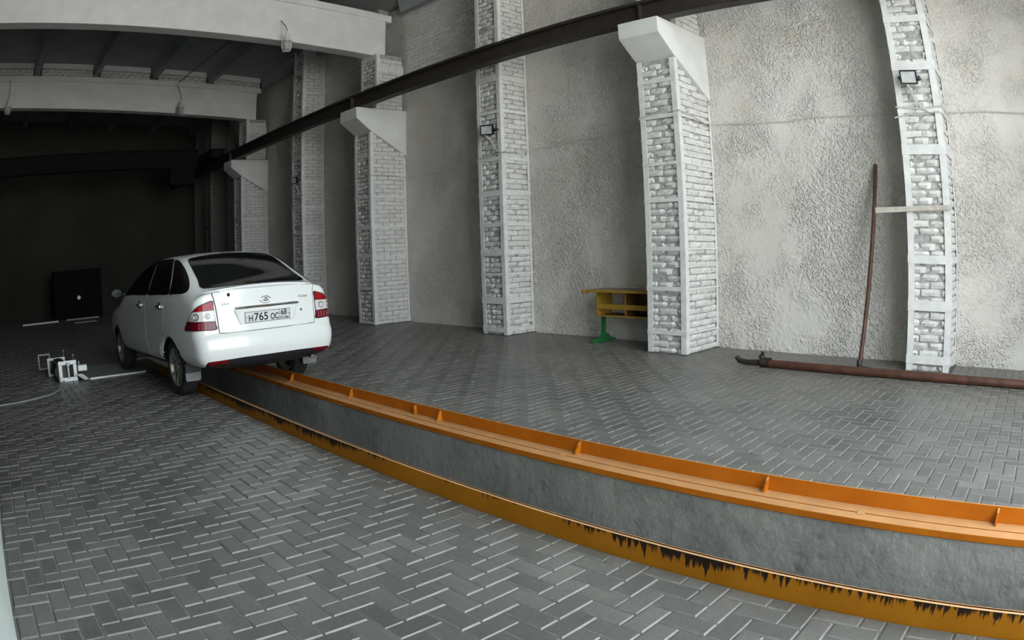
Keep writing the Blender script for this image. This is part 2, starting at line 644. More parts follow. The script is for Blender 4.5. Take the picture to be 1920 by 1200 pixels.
def emit_bricks(plan, parent, keep, brick_mat=None):
    for k, (kind, d, s, sx, pos, rz, sz) in enumerate(plan[:keep]):
        o = bpy.data.objects.new('brick', VAR[(kind, d, s)][0])
        o.location = pos
        o.rotation_euler = (0, 0, rz)
        o.scale = (sx, 1, sz)
        C.objects.link(o)
        o.parent = parent
    rest = plan[keep:]
    if rest:
        mb = MB()
        for kind, d, s, sx, pos, rz, sz in rest:
            c, s_ = math.cos(rz), math.sin(rz)
            mb.add([(x * sx * c - y * s_ + pos[0], x * sx * s_ + y * c + pos[1], z * sz + pos[2]) for x, y, z in VAR[(kind, d, s)][1]], VAR[(kind, d, s)][2])
        stuff(mesh_obj('brickwork', mb.v, mb.f, brick_mat or M['brick'], parent))


def wall_plan(u0, u1, z0, z1, dmg, face, plane):
    """bricks on a face: face 'x' looks towards -X on the plane X=plane (u is Y), face 'y' towards -Y on Y=plane (u is X)"""
    out = []
    A, B = courses(u1 - u0)
    n = int((z1 - z0) / COURSE)
    for k in range(n):
        for kind, c, ln in (A if k % 2 else B):
            r = random.random()
            if dmg >= 2 and r < 0.03:
                continue
            d = min(2, max(0, dmg + (1 if r > 0.8 else 0) - (1 if r < 0.25 else 0)))
            off = random.gauss(0, 0.003) + (random.random() * 0.014 if dmg >= 2 else 0)
            z = z0 + k * COURSE + random.gauss(0, 0.0015)
            if face == 'x':
                out.append(place(kind, d, random.randrange(4), ln, (plane + off, u0 + c, z), -math.pi / 2))
            else:
                out.append(place(kind, d, random.randrange(4), ln, (u0 + c, plane + off, z), 0.0))
    return out


# ---- pillars
D1, D2, W1, W2, Y0, SP = 0.84, 0.611, 0.557, 0.52, 0.998, 3.349
BAT = {0: [(.09, .18), (.66, .77), (1.16, 1.25), (2.33, 2.44), (2.79, 2.84), (3.28, 3.38), (3.86, 3.94)],
       1: [(.24, .29), (.78, .83), (1.27, 1.32), (1.87, 1.91), (2.33, 2.37), (2.93, 2.98), (3.40, 3.45)],
       2: [(.05, .12), (.49, .59), (.93, .97), (1.24, 1.34), (1.69, 1.75), (2.17, 2.26), (2.73, 2.79), (3.50, 3.55), (4.04, 4.15), (4.6, 4.66)],
       3: [(.02, .06), (.67, .73), (1.28, 1.33), (1.83, 1.90), (2.42, 2.48), (3.22, 3.26)]}
BAT[4] = [(.1, .2), (.7, .76), (1.3, 1.38), (1.9, 1.96), (2.5, 2.6), (3.1, 3.18), (3.7, 3.76), (4.3, 4.4)]
BAT[5] = [(.1, .2), (.7, .76), (1.3, 1.38), (1.9, 1.96), (2.5, 2.6), (3.05, 3.11)]
BAT[6] = BAT[4]
PL = {0: 'white brick pillar laced with steel straps, bearing the floodlight and the nailed board',
      1: 'broad white brick pillar with sloping corbel beside the school desk',
      2: 'slim white brick pillar with a floodlight, between the two broad corbelled pillars',
      3: 'broad white brick pillar with corbel under the nearer roof beam',
      4: 'slim grey-lit brick pillar rising behind the car boot',
      5: 'broad brick pillar with corbel under the farther roof beam',
      6: 'slim brick pillar toned dark for shade next to the far wall'}
for k in range(7):
    big = k % 2 == 1
    d, wd = (D1, W1) if big else (D2, W2)
    y, xh = Y0 + k * SP, WX - d
    ztop = 3.72 if big else (5.6 if k < 2 else 6.5)
    root = struct(empty('pillar', (WX - d / 2, y + wd / 2, 0)), PL[k])
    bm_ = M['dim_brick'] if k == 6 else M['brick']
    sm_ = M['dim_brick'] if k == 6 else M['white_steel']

    def loc(o, root=root):
        o.parent = root
        o.matrix_parent_inverse = Matrix.Translation(-root.location)
        return o

    class _P:                                              # bricks are placed in world space, then parented
        pass
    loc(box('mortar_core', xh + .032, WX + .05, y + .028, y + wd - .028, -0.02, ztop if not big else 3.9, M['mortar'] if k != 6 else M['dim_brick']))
    plan = wall_plan(y + .012, y + wd - .012, 0.0, ztop, 2, 'x', xh)
    near = wall_plan(xh + .010, WX - .01, 0.0, ztop, 1 if k < 3 else 0, 'y', y)
    if big:                                                # the near face stops under the sloping corbel
        near = [b for b in near if b[4][2] < 3.72 - (b[4][0] + 0.02 - xh) * 0.56]
    plan = sorted(plan + near, key=lambda b: b[4][2])
    keep = 0 if k == 6 else 300
    if big:
        xu = 7.335
        loc(box('upper_core', xu + .032, WX - .06, y + .028, y + wd - .028, 3.9, 5.36, M['mortar']))
        up = wall_plan(y + .012, y + wd - .012, 4.21, 5.33, 2, 'x', xu) + wall_plan(xu + .01, WX - .06, 4.21, 5.33, 0, 'y', y)
        plan += up
    before = set(C.objects)
    plan_l = [(a, b_, c_, e, (p[0] - root.location.x, p[1] - root.location.y, p[2]), rz, sz) for a, b_, c_, e, p, rz, sz in plan]
    emit_bricks(plan_l, root, keep, bm_)
    # steel angles on the corners, straps across both faces
    aw, t = 0.068, 0.009

    def angle(x, yy, sx, sy, z0, z1):
        m_ = MB()
        m_.box(min(x, x + sx * aw), max(x, x + sx * aw), yy - t if sy > 0 else yy, yy if sy > 0 else yy + t, z0, z1)
        m_.box(x - t, x, min(yy - (t if sy > 0 else 0), yy + sy * aw), max(yy + (t if sy < 0 else 0), yy + sy * aw), z0, z1)
        return m_
    za = ztop if not big else 3.71
    loc(angle(xh, y, 1, 1, 0, za).build('corner_angle', sm_))
    loc(angle(xh, y + wd, 1, -1, 0, za).build('corner_angle', sm_))
    loc(MB().box(WX - .055, WX - .01, y - t, y, 0, ztop if not big else 3.2).build('wall_angle', sm_))
    if big:
        loc(angle(xu, y, 1, 1, 4.2, 5.36).build('corner_angle', sm_))
        loc(angle(xu, y + wd, 1, -1, 4.2, 5.36).build('corner_angle', sm_))
        loc(box('batten', xu - .016, xu - .008, y, y + wd, 5.24, 5.36, sm_))
        loc(box('batten', xu, WX - .06, y - .016, y - .008, 4.98, 5.12, sm_))
    for z0, z1 in BAT[k]:
        loc(box('batten', xh - .017, xh - .008, y - .012, y + wd + .012, z0, z1, sm_))
        if not (big and k == 3 and z0 > 3) and not (k == 1 and z0 > 3.3):
            hh = (z1 - z0) * 0.5 if big else (z1 - z0) * 0.8
            loc(box('batten', xh, WX - .01, y - .017, y - .008, z0 + .01, z0 + .01 + hh, sm_))
    if big:
        P = [(WX + .02, 4.19), (6.857, 4.19), (6.857, 3.975), (xh - .02, 3.745), (WX + .02, 3.262)]
        loc(MB().prism(P, 1, y - .022, y + wd + .03).build('corbel', M['white_conc'] if k < 5 else M['white_conc'], bevel=0.008))
    # the pillar casts down into a thin skirt of mortar on the floor
    loc(box('base_fillet', xh - .03, WX, y - .03, y + wd + .02, -.01, .012, M['sand']))

# ---- brickwork high on the right wall
up = sorted(wall_plan(8.24, 11.0, 4.93, 6.58, 1, 'x', WX - .012), key=lambda b: b[4][2])
emit_bricks(up, wall_right, 300)
up2 = wall_plan(11.62, 17.7, 4.93, 6.58, 1, 'x', WX - .012)
emit_bricks(up2, wall_right, 0)

# ---- other walls, roof
def zc(x):
    return 6.59 + 0.055 * (WX - x)


def bt(x):
    return 6.285 + 0.047 * (7.75 - x)


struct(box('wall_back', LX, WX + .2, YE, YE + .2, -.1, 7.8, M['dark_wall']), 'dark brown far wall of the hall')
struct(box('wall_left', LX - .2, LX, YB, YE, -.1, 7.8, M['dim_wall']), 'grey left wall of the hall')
fw = MB()
fw.box(LX, GX0, YB - .25, YB, -.1, 7.6)
fw.box(GX1, WX + .2, YB - .25, YB, -.1, 7.6)
fw.box(GX0, GX1, YB - .25, YB, GZ, 7.8)
struct(fw.build('wall_front', M['white_conc']), 'front wall around the gate opening behind the camera')
ceil = MB()
ceil.prism([(LX, zc(LX)), (WX + .2, zc(WX + .2)), (WX + .2, zc(WX) + .3), (LX, zc(LX) + .3)], 1, YB - .25, YE + .2)
ceiling = struct(ceil.build('ceiling', M['slab']), 'ceiling of grey ribbed concrete slabs')
for x in (-2.45, -1.0, .75, 2.6, 4.38, 6.12, 7.86):
    for ya, yb in ((YB, 10.9), (11.6, 17.74), (18.1, YE)):
        MB().prism([(x - .15, zc(x) + .02), (x + .15, zc(x) + .02), (x + .075, zc(x) - .29), (x - .075, zc(x) - .29)], 1, ya, yb).build('rib', M['slab'], ceiling)


def beam(yf, zb, slope, label, m):
    xr, xl = 7.62, LX
    bz = lambda x: zb + slope * (7.0 - x)
    root = struct(empty('roof_beam', (xr, yf, bz(xr))), label)
    o = MB().prism([(xl, bz(xl)), (xr, bz(xr)), (xr, bt(xr) - .14), (xl, bt(xl) - .14)], 1, yf, yf + .32).build('beam_web', m, None, bevel=.01)
    o2 = MB().prism([(xl, bt(xl) - .15), (xr + .12, bt(xr + .12) - .15), (xr + .12, bt(xr + .12)), (xl, bt(xl))], 1, yf - .04, yf + .36).build('beam_flange', m, None, bevel=.01)
    for q in (o, o2):
        q.parent = root
        q.matrix_parent_inverse = Matrix.Translation(-root.location)
    return root


beam(11.17, 5.365, .040, 'nearer white concrete roof beam over the broad pillar', M['white_conc'])
beam(17.74, 5.385, .0575, 'farther white concrete roof beam with two hanging lamps before it', M['white_conc'])
ib, sl = MB(), MB()
RX = (-2.45, -1.0, .75, 2.6, 4.38, 6.12, 7.86)
for a, b_ in zip(RX[:-1], RX[1:]):
    a, b_ = a + .13, b_ - .13
    nb = max(3, round((b_ - a) / .2))
    for row in range(3):
        for k in range(nb + 1):
            x0_ = max(a, a + (b_ - a) * (k - (.5 if row % 2 else 0)) / nb) + .006
            x1_ = min(b_, a + (b_ - a) * (k + 1 - (.5 if row % 2 else 0)) / nb) - .006
            if x1_ - x0_ < .03:
                continue
            x = (x0_ + x1_) / 2
            z = zc(x) - .235 - .08 * row
            if z < bt(x) - .07:
                continue
            off = random.random() * .02
            ib.box(x0_, x1_, 17.80 + off, 17.98, z, z + .070)
    sl.prism([(a, zc(a) - .145), (b_, zc(b_) - .145), (b_, zc(b_) + .005), (a, zc(a) + .005)], 1, 17.76, 17.95)
stuff(ib.build('infill_brick', M['brick'], ceiling))
stuff(sl.build('slab_end', M['white_conc'], ceiling))

gate = MB().box(-.335, -.272, YB, 4.05, .02, 4.3)
struct(gate.build('door_1', M['gate']), 'white sheet-metal gate leaf swung open against the left edge')
for k in range(4):
    y = YB + .06 + k * 1.85
    box('gate_rail', -.372, -.335, y, y + .06, .02, 4.3, M['gate'], bpy.data.objects['door_1'])
yard = struct(mesh_obj('ground_outside', [(-60, -90, -.04), (70, -90, -.04), (70, YB, -.04), (-60, YB, -.04)], [(0, 1, 2, 3)], M['asphalt']), 'pale concrete yard outside the gate')

# ---- inspection pit
PY0, PY1, PE, PZ = -1.3, 10.6, 9.0, -1.35
pit = MB()
pit.box(NF - .03, NF + .23, PY0, PY1, PZ, -.022)
pit.box(3.118, 3.45, PY0, PY1, PZ, -.024)
pit.box(NF + .19, 3.3, PY0, PY1, PZ - .05, PZ)
pit.box(NF - .03, 3.45, PY0 - .1, PY0, PZ, -.0062)
pit.box(NF - .03, 3.45, PY1, PY1 + .1, PZ, -.0062)
struct(pit.build('trim_1', M['pit']), 'grey rendered concrete sides and bottom of the long inspection pit')

FE = 9.0                                        # the upright flanges end under the car
ed = tag(empty('pit_edging', (NF, 3, 0)), 'ochre steel edging of the pit, oil-stained, on the side nearer the camera', 'edging', 'steel edging along the pit')


def rel(o, root):
    o.parent = root
    o.matrix_parent_inverse = Matrix.Translation(-root.location)
    return o


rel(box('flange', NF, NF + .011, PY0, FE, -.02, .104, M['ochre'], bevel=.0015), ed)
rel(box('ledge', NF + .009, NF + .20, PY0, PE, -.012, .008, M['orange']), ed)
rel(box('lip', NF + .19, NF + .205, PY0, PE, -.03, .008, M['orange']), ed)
ed = tag(empty('pit_edging', (FF, 3, 0)), 'bright orange steel edging of the pit with welded tabs, on the side by the wall', 'edging', 'steel edging along the pit')
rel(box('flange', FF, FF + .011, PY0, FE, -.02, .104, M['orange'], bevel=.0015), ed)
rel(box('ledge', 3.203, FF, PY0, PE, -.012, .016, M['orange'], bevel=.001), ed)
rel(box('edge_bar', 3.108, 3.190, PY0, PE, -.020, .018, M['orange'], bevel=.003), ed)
rel(box('gap_strip', 3.185, 3.206, PY0, PE, -.019, -.010, M['black_steel']), ed)
for i, y in enumerate((.03, 1.43, 2.78, 4.19, 5.53, 6.81)):
    tb = MB()
    th = random.uniform(-.12, .12)
    tb.add([(3.245, y, .016), (3.30, y, .016), (3.30, y + .012, .016), (3.245, y + .012, .016),
            (3.275 + th * .05, y + th * .1, .078), (3.298, y + th * .1, .096), (3.298, y + .012 + th * .1, .096), (3.275 + th * .05, y + .012 + th * .1, .078)],
           [(0, 1, 2, 3), (4, 5, 6, 7), (0, 1, 5, 4), (1, 2, 6, 5), (2, 3, 7, 6), (3, 0, 4, 7)])
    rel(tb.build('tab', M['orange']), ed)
    wl = MB()
    for q in range(5):
        wl.add(*(lambda c, r: ([(c[0] - r, c[1], c[2]), (c[0], c[1] - r, c[2]), (c[0] + r, c[1], c[2]), (c[0], c[1] + r, c[2]), (c[0], c[1], c[2] + r * .6)], [(0, 1, 4), (1, 2, 4), (2, 3, 4), (3, 0, 4)]))((3.25 + .012 * q, y + random.uniform(-.012, .02), .015), .009))
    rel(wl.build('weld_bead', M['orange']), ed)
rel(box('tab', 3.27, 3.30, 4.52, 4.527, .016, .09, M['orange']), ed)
for y in (.80, 2.82, 4.86, 6.73):
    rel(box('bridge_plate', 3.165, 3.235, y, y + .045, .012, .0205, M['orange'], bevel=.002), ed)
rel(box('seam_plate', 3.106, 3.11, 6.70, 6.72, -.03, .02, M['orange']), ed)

# ---- crane rail on the corbels, bridge crane at the far end
cr = tag(empty('crane_rail', (6.99, 8, 4.19)), 'dark brown steel crane rail running along the corbels of the right-hand pillars', 'rail')
y0, y1 = YB, YE
rel(box('bottom_flange', 6.90, 7.08, y0, y1, 4.19, 4.208, M['rail']), cr)
rel(box('web', 6.983, 6.997, y0, y1, 4.208, 4.43, M['rail']), cr)
rel(box('top_flange', 6.90, 7.08, y0, y1, 4.43, 4.448, M['rail']), cr)
rel(box('running_rail', 6.965, 7.015, y0, y1, 4.448, 4.50, M['rail']), cr)
for k in (1, 3, 5):
    y = Y0 + k * SP + W1 / 2
    rel(box('bearing_plate', 6.88, 7.10, y - .15, y + .15, 4.192, 4.20, M['rail']), cr)
    rel(box('stiffener', 6.905, 7.075, y - .008, y + .008, 4.20, 4.43, M['rail']), cr)
bc = tag(empty('bridge_crane', (3, 20.1, 4.3)), 'black overhead crane bridge spanning the dark end of the hall', 'crane')
rel(box('bridge_girder', LX + .05, 6.6, 20.0, 20.03, 4.36, 4.84, M['black_steel']), bc)
rel(box('girder_flange', LX + .05, 6.6, 19.9, 20.13, 4.84, 4.87, M['black_steel']), bc)
rel(box('girder_flange', LX + .05, 6.6, 19.9, 20.13, 4.33, 4.36, M['black_steel']), bc)
rel(box('end_carriage', 6.78, 7.2, 19.2, 20.9, 4.5, 4.78, M['black_steel'], bevel=.02), bc)
rel(box('drive_box', 5.62, 6.45, 19.9, 20.2, 3.80, 4.34, M['black_steel'], bevel=.03), bc)
rel(box('walkway_rail', 2.9, 5.85, 19.95, 19.98, 4.87, 4.90, M['black_steel']), bc)

# ================================================================== lamps
def pendant(x, y, zb, ztop_, label, wire_to=None):
    r = tag(empty('pendant_lamp', (x, y, zb)), label, 'lamp', 'hanging lamps')
    MB().lathe([(.001, .40), (.028, .40), (.03, .33), (.045, .31), (.06, .24), (.105, .20), (.11, .185), (.08, .185)], n=24).build('lamp_cap', M['white_conc'], r, smooth=True)
    MB().lathe([(.078, .19), (.08, .09), (.07, .03), (.04, .008), (.001, .0)], n=24).build('glass', M['bulb_glass'], r, smooth=True)
    for k in range(6):
        t = k * math.pi / 3
        c, s = math.cos(t), math.sin(t)
        MB().tube([(.098 * c, .098 * s, .19), (.098 * c, .098 * s, .06), (.07 * c, .07 * s, -.005), (0, 0, -.012)], .005, 6).build('guard_wire', M['white_steel'], r)
    MB().lathe([(.102, .10), (.106, .105), (.102, .11), (.098, .105)], n=24, close=True).build('guard_ring', M['white_steel'], r)
    if wire_to is None:
        wire_to = (.0, .0, ztop_ - zb)
    MB().tube([(0, 0, .39), (wire_to[0] * .3 + .01, wire_to[1] * .3, .39 + (wire_to[2] - .39) * .4), wire_to], .008, 6).build('wire', M['dark_cable'], r)
    return r


pendant(5.14, 17.35, 5.37, 6.33, 'wire-guarded lamp hanging before the farther beam, nearer the pillars', (-.06, .36, .95))
pendant(-.06, 17.35, 5.54, 6.5, 'wire-guarded lamp hanging before the farther beam at the left picture edge', (-.03, .36, 1.0))
pendant(5.21, 10.85, 5.12, 5.95, 'wire-guarded lamp hanging below the nearer beam', (0, .34, .75))
fd = MB().tube([(5.23, 11.5, 6.42), (5.2, 13.6, 6.32), (5.16, 15.6, 6.33), (5.10, 17.6, 6.36)], .011, 6).build('lamp_wire', M['dark_cable'])
tag(fd, 'dark wire strung under the ceiling slabs between the two roof beams', 'wire')


def floodlight(k, y, z, tilt, yaw, label):
    d = D1 if k % 2 else D2
    xh = WX - d
    r = tag(empty('floodlight', (xh, y, z)), label, 'lamp', 'floodlights on the slim pillars')
    ct, st = math.cos(tilt), math.sin(tilt)

    def tr(P):                       # local: x out of the pillar (towards -X), y along, z up, tilted down
        cy_, sy_ = math.cos(yaw), math.sin(yaw)
        return [(-(.13 + (a * ct + c_ * st) * cy_ + b_ * sy_), -(a * ct + c_ * st) * sy_ + b_ * cy_, -a * st + c_ * ct) for a, b_, c_ in P]
    def tbox(name, a0, a1, b0, b1, c0, c1, m, bev=.004):
        V = tr([(a, b_, c_) for a in (a0, a1) for b_ in (b0, b1) for c_ in (c0, c1)])
        return MB().add(V, [(0, 1, 3, 2), (4, 6, 7, 5), (0, 4, 5, 1), (2, 3, 7, 6), (0, 2, 6, 4), (1, 5, 7, 3)]).build(name, m, r, bevel=bev)
    tbox('housing', -.03, .012, -.105, .105, -.08, .08, M['lamp_black'])
    fr = MB()
    for q in ((-.105, .105, .062, .08), (-.105, .105, -.08, -.062), (-.105, -.088, -.062, .062), (.088, .105, -.062, .062)):
        fr.add(tr([(a, b_, c_) for a in (.012, .024) for b_ in q[:2] for c_ in q[2:]]), [(0, 1, 3, 2), (4, 6, 7, 5), (0, 4, 5, 1), (2, 3, 7, 6), (0, 2, 6, 4), (1, 5, 7, 3)])
    fr.build('frame', M['lamp_black'], r)
    tbox('glass', .012, .017, -.089, .089, -.063, .063, M['lamp_glass'], 0)
    for k2 in range(5):
        b_ = -.08 + .04 * k2
        tbox('cooling_fin', -.055, -.03, b_ - .003, b_ + .003, -.06, .06, M['lamp_black'], 0)
    MB().box(-.14, 0, -.135, -.115, -.012, .012).box(-.14, 0, .115, .135, -.012, .012).box(-.012, 0, -.135, .135, -.014, .014).build('bracket', M['lamp_black'], r)
    y2 = W1 if k % 2 else W2
    yc = Y0 + k * SP + y2 / 2 - y
    MB().tube([(-.15, .03, -.09), (-.06, .02, -.15), (-.035, -.02, -.22), (-.035, -.04, -.30), (-.03, -.02, -.36), (-.035, .08, -.40), (-.03, .26, -.43)], .009, 7).build('lamp_cable', M['cable'], r, smooth=True)
    MB().tube([(-.14, .015, -.09), (-.055, .0, -.15), (-.033, -.04, -.24), (-.033, -.09, -.33), (-.033, -.19, -.385), (-.035, -.30, -.37), (.0, -.32, -.39)], .009, 7).build('lamp_cable', M['cable'], r, smooth=True)
    return r


floodlight(0, 1.31, 3.17, .25, .12, 'square black floodlight high on the pillar with the nailed board')
floodlight(2, 7.87, 3.22, .15, .5, 'square black floodlight on the slim pillar between the broad pillars')
floodlight(4, 14.55, 3.19, .2, .3, 'square black floodlight on the dim pillar behind the car')

# ---- cable along the wall
pts = []
XW = WX - .022
def seg(*P):
    pts.extend(P)
seg((XW, -1.5, 2.95), (XW, -.07, 2.90), (XW, .5, 2.915), (XW, .93, 2.905), (XW - .15, .965, 2.88), (7.39, .97, 2.86), (7.385, 1.25, 2.83), (7.385, 1.54, 2.86), (XW - .1, 1.56, 2.9),
    (XW, 1.62, 2.91), (XW, 2.3, 2.905), (XW, 2.9, 2.915), (XW, 3.2, 2.885), (XW, 3.7, 2.90), (XW, 4.2, 2.93), (XW - .2, 4.315, 2.92), (7.55, 4.318, 2.97), (7.165, 4.31, 3.0), (7.16, 4.6, 3.0), (7.165, 4.93, 2.955), (XW - .1, 4.95, 2.98),
    (XW, 5.1, 3.0), (XW, 6.4, 2.96), (XW, 7.6, 2.92), (XW - .1, 7.665, 2.9), (7.39, 7.665, 2.84), (7.385, 7.95, 2.80), (7.39, 8.25, 2.79), (XW, 8.3, 2.78), (XW, 9.8, 2.80), (XW, 10.95, 2.82), (XW - .3, 11.01, 2.86), (7.165, 11.01, 2.86), (7.165, 11.63, 2.84), (XW, 11.68, 2.84), (XW, 14.3, 2.8))
tag(MB().tube(pts, .0085, 7).build('wall_cable', M['cable'], smooth=True), 'thin pale cable running along the right-hand wall and around its pillars', 'cable')
tag(MB().tube([(WX - .03, 11.66, 2.95), (WX - .03, 12.4, 2.93), (WX - .03, 12.5, 2.86), (WX - .03, 12.5, .15)], .014, 8).build('conduit_pipe', M['cable'], smooth=True), 'thin conduit dropping down the wall behind the broad pillar under the nearer beam', 'conduit')

# ================================================================== desk
dk = tag(empty('school_desk', (7.72, 5.5, 0)), 'two-seat school desk with yellow edges and green legs beside the broad pillar', 'desk')
X0, X1, YA, YZ = 7.44, 7.97, 4.98, 6.18
rel(box('desk_top', X0, X1, YA, YZ, .722, .742, M['table'], bevel=.004), dk)
rel(box('front_edging', X0 - .006, X0, YA, YZ, .712, .744, M['yellow'], bevel=.003), dk)
rel(MB().prism([(X0 - .02, .735), (X0 + .02, .742), (X0 + .10, .715), (X0 + .10, .69), (X0 + .01, .688), (X0 - .02, .70)], 1, YZ - .03, YZ + .02).build('end_nosing', M['yellow'], bevel=.006), dk)
for yy in (6.02, 5.08):
    lg = rel(MB().box(7.70, 7.75, yy, yy + .055, .045, .44).build('leg', M['green'], bevel=.008), dk)
    rel(MB().prism([(7.46, .0), (7.46, .03), (7.52, .055), (7.68, .075), (7.69, .11), (7.80, .11), (7.84, .05), (7.97, .03), (7.97, .0)], 1, yy - .003, yy + .062).build('foot', M['green'], bevel=.006), dk)
    rel(box('side_panel', 7.56, 7.90, yy - .004, yy + .024, .37, .722, M['yellow'], bevel=.004), dk)
rel(box('shelf_bottom', 7.56, 7.90, 5.08, 6.03, .375, .392, M['brown']), dk)
rel(box('shelf_edging', 7.553, 7.56, 5.08, 6.03, .372, .394, M['yellow'], bevel=.002), dk)
rel(box('front_rail', 7.555, 7.575, 5.08, 6.03, .475, .545, M['yellow'], bevel=.004), dk)
rel(box('back_panel', 7.885, 7.90, 5.08, 5.80, .39, .722, M['brown']), dk)
rel(box('divider', 7.57, 7.89, 5.535, 5.552, .39, .722, M['brown']), dk)
rel(box('divider_edging', 7.562, 7.57, 5.533, 5.554, .39, .722, M['yellow']), dk)

# ================================================================== pipes and board
pp = tag(empty('floor_pipe', (6.9, 1, 0)), 'thick brown rusty pipe lying on the pavers along the wall', 'pipe')
rel(MB().tube([(6.90, -1.35, .047), (6.905, 3.08, .047)], .046, 18).build('pipe_body', M['pipe'], smooth=True), pp)
rel(MB().lathe([(.047, 3.06), (.056, 3.06), (.056, 3.09), (.049, 3.095), (.056, 3.10), (.056, 3.13), (.049, 3.135), (.057, 3.14), (.057, 3.18), (.03, 3.19), (.001, 3.19)], 1, (6.905, 0, .057), 18).build('coupling', M['pipe_dark'], smooth=True), pp)
rel(MB().tube([(6.905, 3.15, .06), (6.905, 3.17, .13), (6.91, 3.16, .17)], [.035, .036, .030], 12).build('stub', M['pipe_dark'], smooth=True), pp)
rel(MB().tube([(6.905, 3.18, .05), (6.90, 3.36, .042), (6.895, 3.45, .055), (6.89, 3.49, .10)], [.036, .032, .032, .026], 12).build('hook_end', M['pipe_dark'], smooth=True), pp)
tp = tag(empty('leaning_pipe', (7.09, 2, 0)), 'thin brown pipe rising against the wall from an elbow on the floor', 'pipe')
rel(MB().tube([(7.12, 2.03, .10), (7.97, 2.02, 2.29)], .026, 14).build('upright_pipe', M['pipe'], smooth=True), tp)
rel(MB().tube([(7.125, 2.035, .12), (7.098, 2.03, .06), (7.09, 2.0, .04), (7.09, 1.90, .033)], .034, 14).build('elbow', M['pipe_dark'], smooth=True), tp)
rel(MB().tube([(7.09, 1.93, .031), (7.10, .2, .031), (7.10, -1.3, .031)], .027, 14).build('floor_run', M['pipe_dark'], smooth=True), tp)
tag(MB().add([(7.365, .955, 1.735), (7.365, 1.905, 1.69), (7.39, 1.905, 1.69), (7.39, .955, 1.735), (7.365, .955, 1.785), (7.365, 1.905, 1.752), (7.39, 1.905, 1.752), (7.39, .955, 1.785)],
             [(0, 1, 2, 3), (4, 5, 6, 7), (0, 1, 5, 4), (1, 2, 6, 5), (2, 3, 7, 6), (3, 0, 4, 7)]).build('timber_board', M['board'], bevel=.003), 'pale timber board nailed level across the pillar by the leaning pipe', 'board')

# ================================================================== far end odds and ends
tag(box('floor_strip', .6, 1.95, 21.78, 21.86, -.002, .05, M['alu'], bevel=.01), 'long pale metal strip on the dark floor, nearer the left picture edge', 'strip', 'metal strips by the far wall')
tag(box('floor_strip', 2.25, 3.45, 21.9, 22.0, -.002, .05, M['board'], bevel=.01), 'long pale metal strip on the dark floor, farther back and nearer the car', 'strip', 'metal strips by the far wall')
tag(box('floor_strip', 2.35, 3.12, 20.3, 20.36, -.002, .03, M['board'], bevel=.01), 'short pale metal strip on the dark floor before the cabinet', 'strip', 'metal strips by the far wall')
cb = tag(empty('equipment_cabinet', (2.7, 22.7, 0)), 'tall black cabinet with one round pale gauge before the far wall', 'cabinet')
rel(box('cabinet_body', 1.9, 3.7, 22.5, 23.1, 0, 1.55, M['black_steel'], bevel=.02), cb)
rel(box('cabinet_door', 1.94, 2.78, 22.47, 22.5, .06, 1.5, M['black_steel'], bevel=.01), cb)
rel(box('cabinet_door', 2.82, 3.66, 22.47, 22.5, .06, 1.5, M['black_steel'], bevel=.01), cb)
rel(MB().lathe([(.001, 22.43), (.06, 22.43), (.075, 22.445), (.08, 22.475), (.001, 22.475)], 1, (2.83, 0, .665), 24).build('gauge', M['alu'], smooth=True), cb)

# ---- brake-test plate and its drive unit beside the car
fp = tag(MB().prism([(1.20, 9.03), (2.16, 9.10), (2.16, 10.25), (1.20, 10.35)], 2, -.004, .004).build('test_plate', M['plate_grey'], bevel=.004), 'flat grey steel plate on the floor beside the left front wheel', 'plate')
box('plate_lip', 1.20, 2.05, 9.0, 9.035, -.002, .02, M['alu'], fp)
dv = tag(empty('drive_unit', (.8, 9.3, 0)), 'small aluminium and black machine on the floor left of the car', 'machine')
def vframe(name, y, x0, x1, z0, z1, bw, t, m):
    return rel(MB().box(x0, x1, y, y + t, z1 - bw, z1).box(x0, x1, y, y + t, z0, z0 + bw).box(x0, x0 + bw, y, y + t, z0 + bw, z1 - bw).box(x1 - bw, x1, y, y + t, z0 + bw, z1 - bw).build(name, m, bevel=.004), dv)
vframe('front_frame', 9.06, .74, 1.02, .0, .27, .055, .03, M['alu'])
vframe('rear_frame', 9.75, .62, .92, .0, .25, .035, .03, M['alu'])
vframe('end_frame', 10.35, .50, .72, .03, .26, .025, .02, M['plate_grey'])
rel(MB().lathe([(.001, 9.09), (.115, 9.09)] + [(.115 if q % 2 else .098, 9.11 + q * .045) for q in range(14)] + [(.10, 9.75), (.001, 9.75)], 1, (.80, 0, .135), 24).build('bellows', M['motor'], smooth=True), dv)
rel(box('side_cheek', .715, .74, 9.05, 9.6, .0, .26, M['motor'], bevel=.006), dv)
rel(MB().tube([(.885, 9.04, .05), (.885, 9.04, .22)], .017, 12).build('piston_rod', M['alu'], smooth=True), dv)
rel(MB().lathe([(.001, .2), (.028, .2), (.032, .22), (.028, .245), (.001, .25)], 2, (.885, 9.035, 0), 14).build('rod_cap', M['alu'], smooth=True), dv)
rel(box('connector_box', 1.03, 1.17, 9.0, 9.12, .12, .20, M['alu'], bevel=.008), dv)
rel(MB().add([(.99, 8.98, .09), (1.11, 8.95, .012), (1.185, 8.96, .012), (1.09, 8.99, .09), (.99, 9.03, .09), (1.11, 9.0, .012), (1.185, 9.01, .012), (1.09, 9.04, .09)], [(0, 1, 2, 3), (4, 5, 6, 7), (0, 1, 5, 4), (1, 2, 6, 5), (2, 3, 7, 6), (3, 0, 4, 7)]).build('link_bar', M['alu'], bevel=.003), dv)
for x, y in ((.98, 9.10), (.90, 9.78)):
    rel(MB().tube([(x, y, .24), (x, y, .33), (x + .01, y, .34)], .016, 10).build('handle', M['alu'], smooth=True), dv)
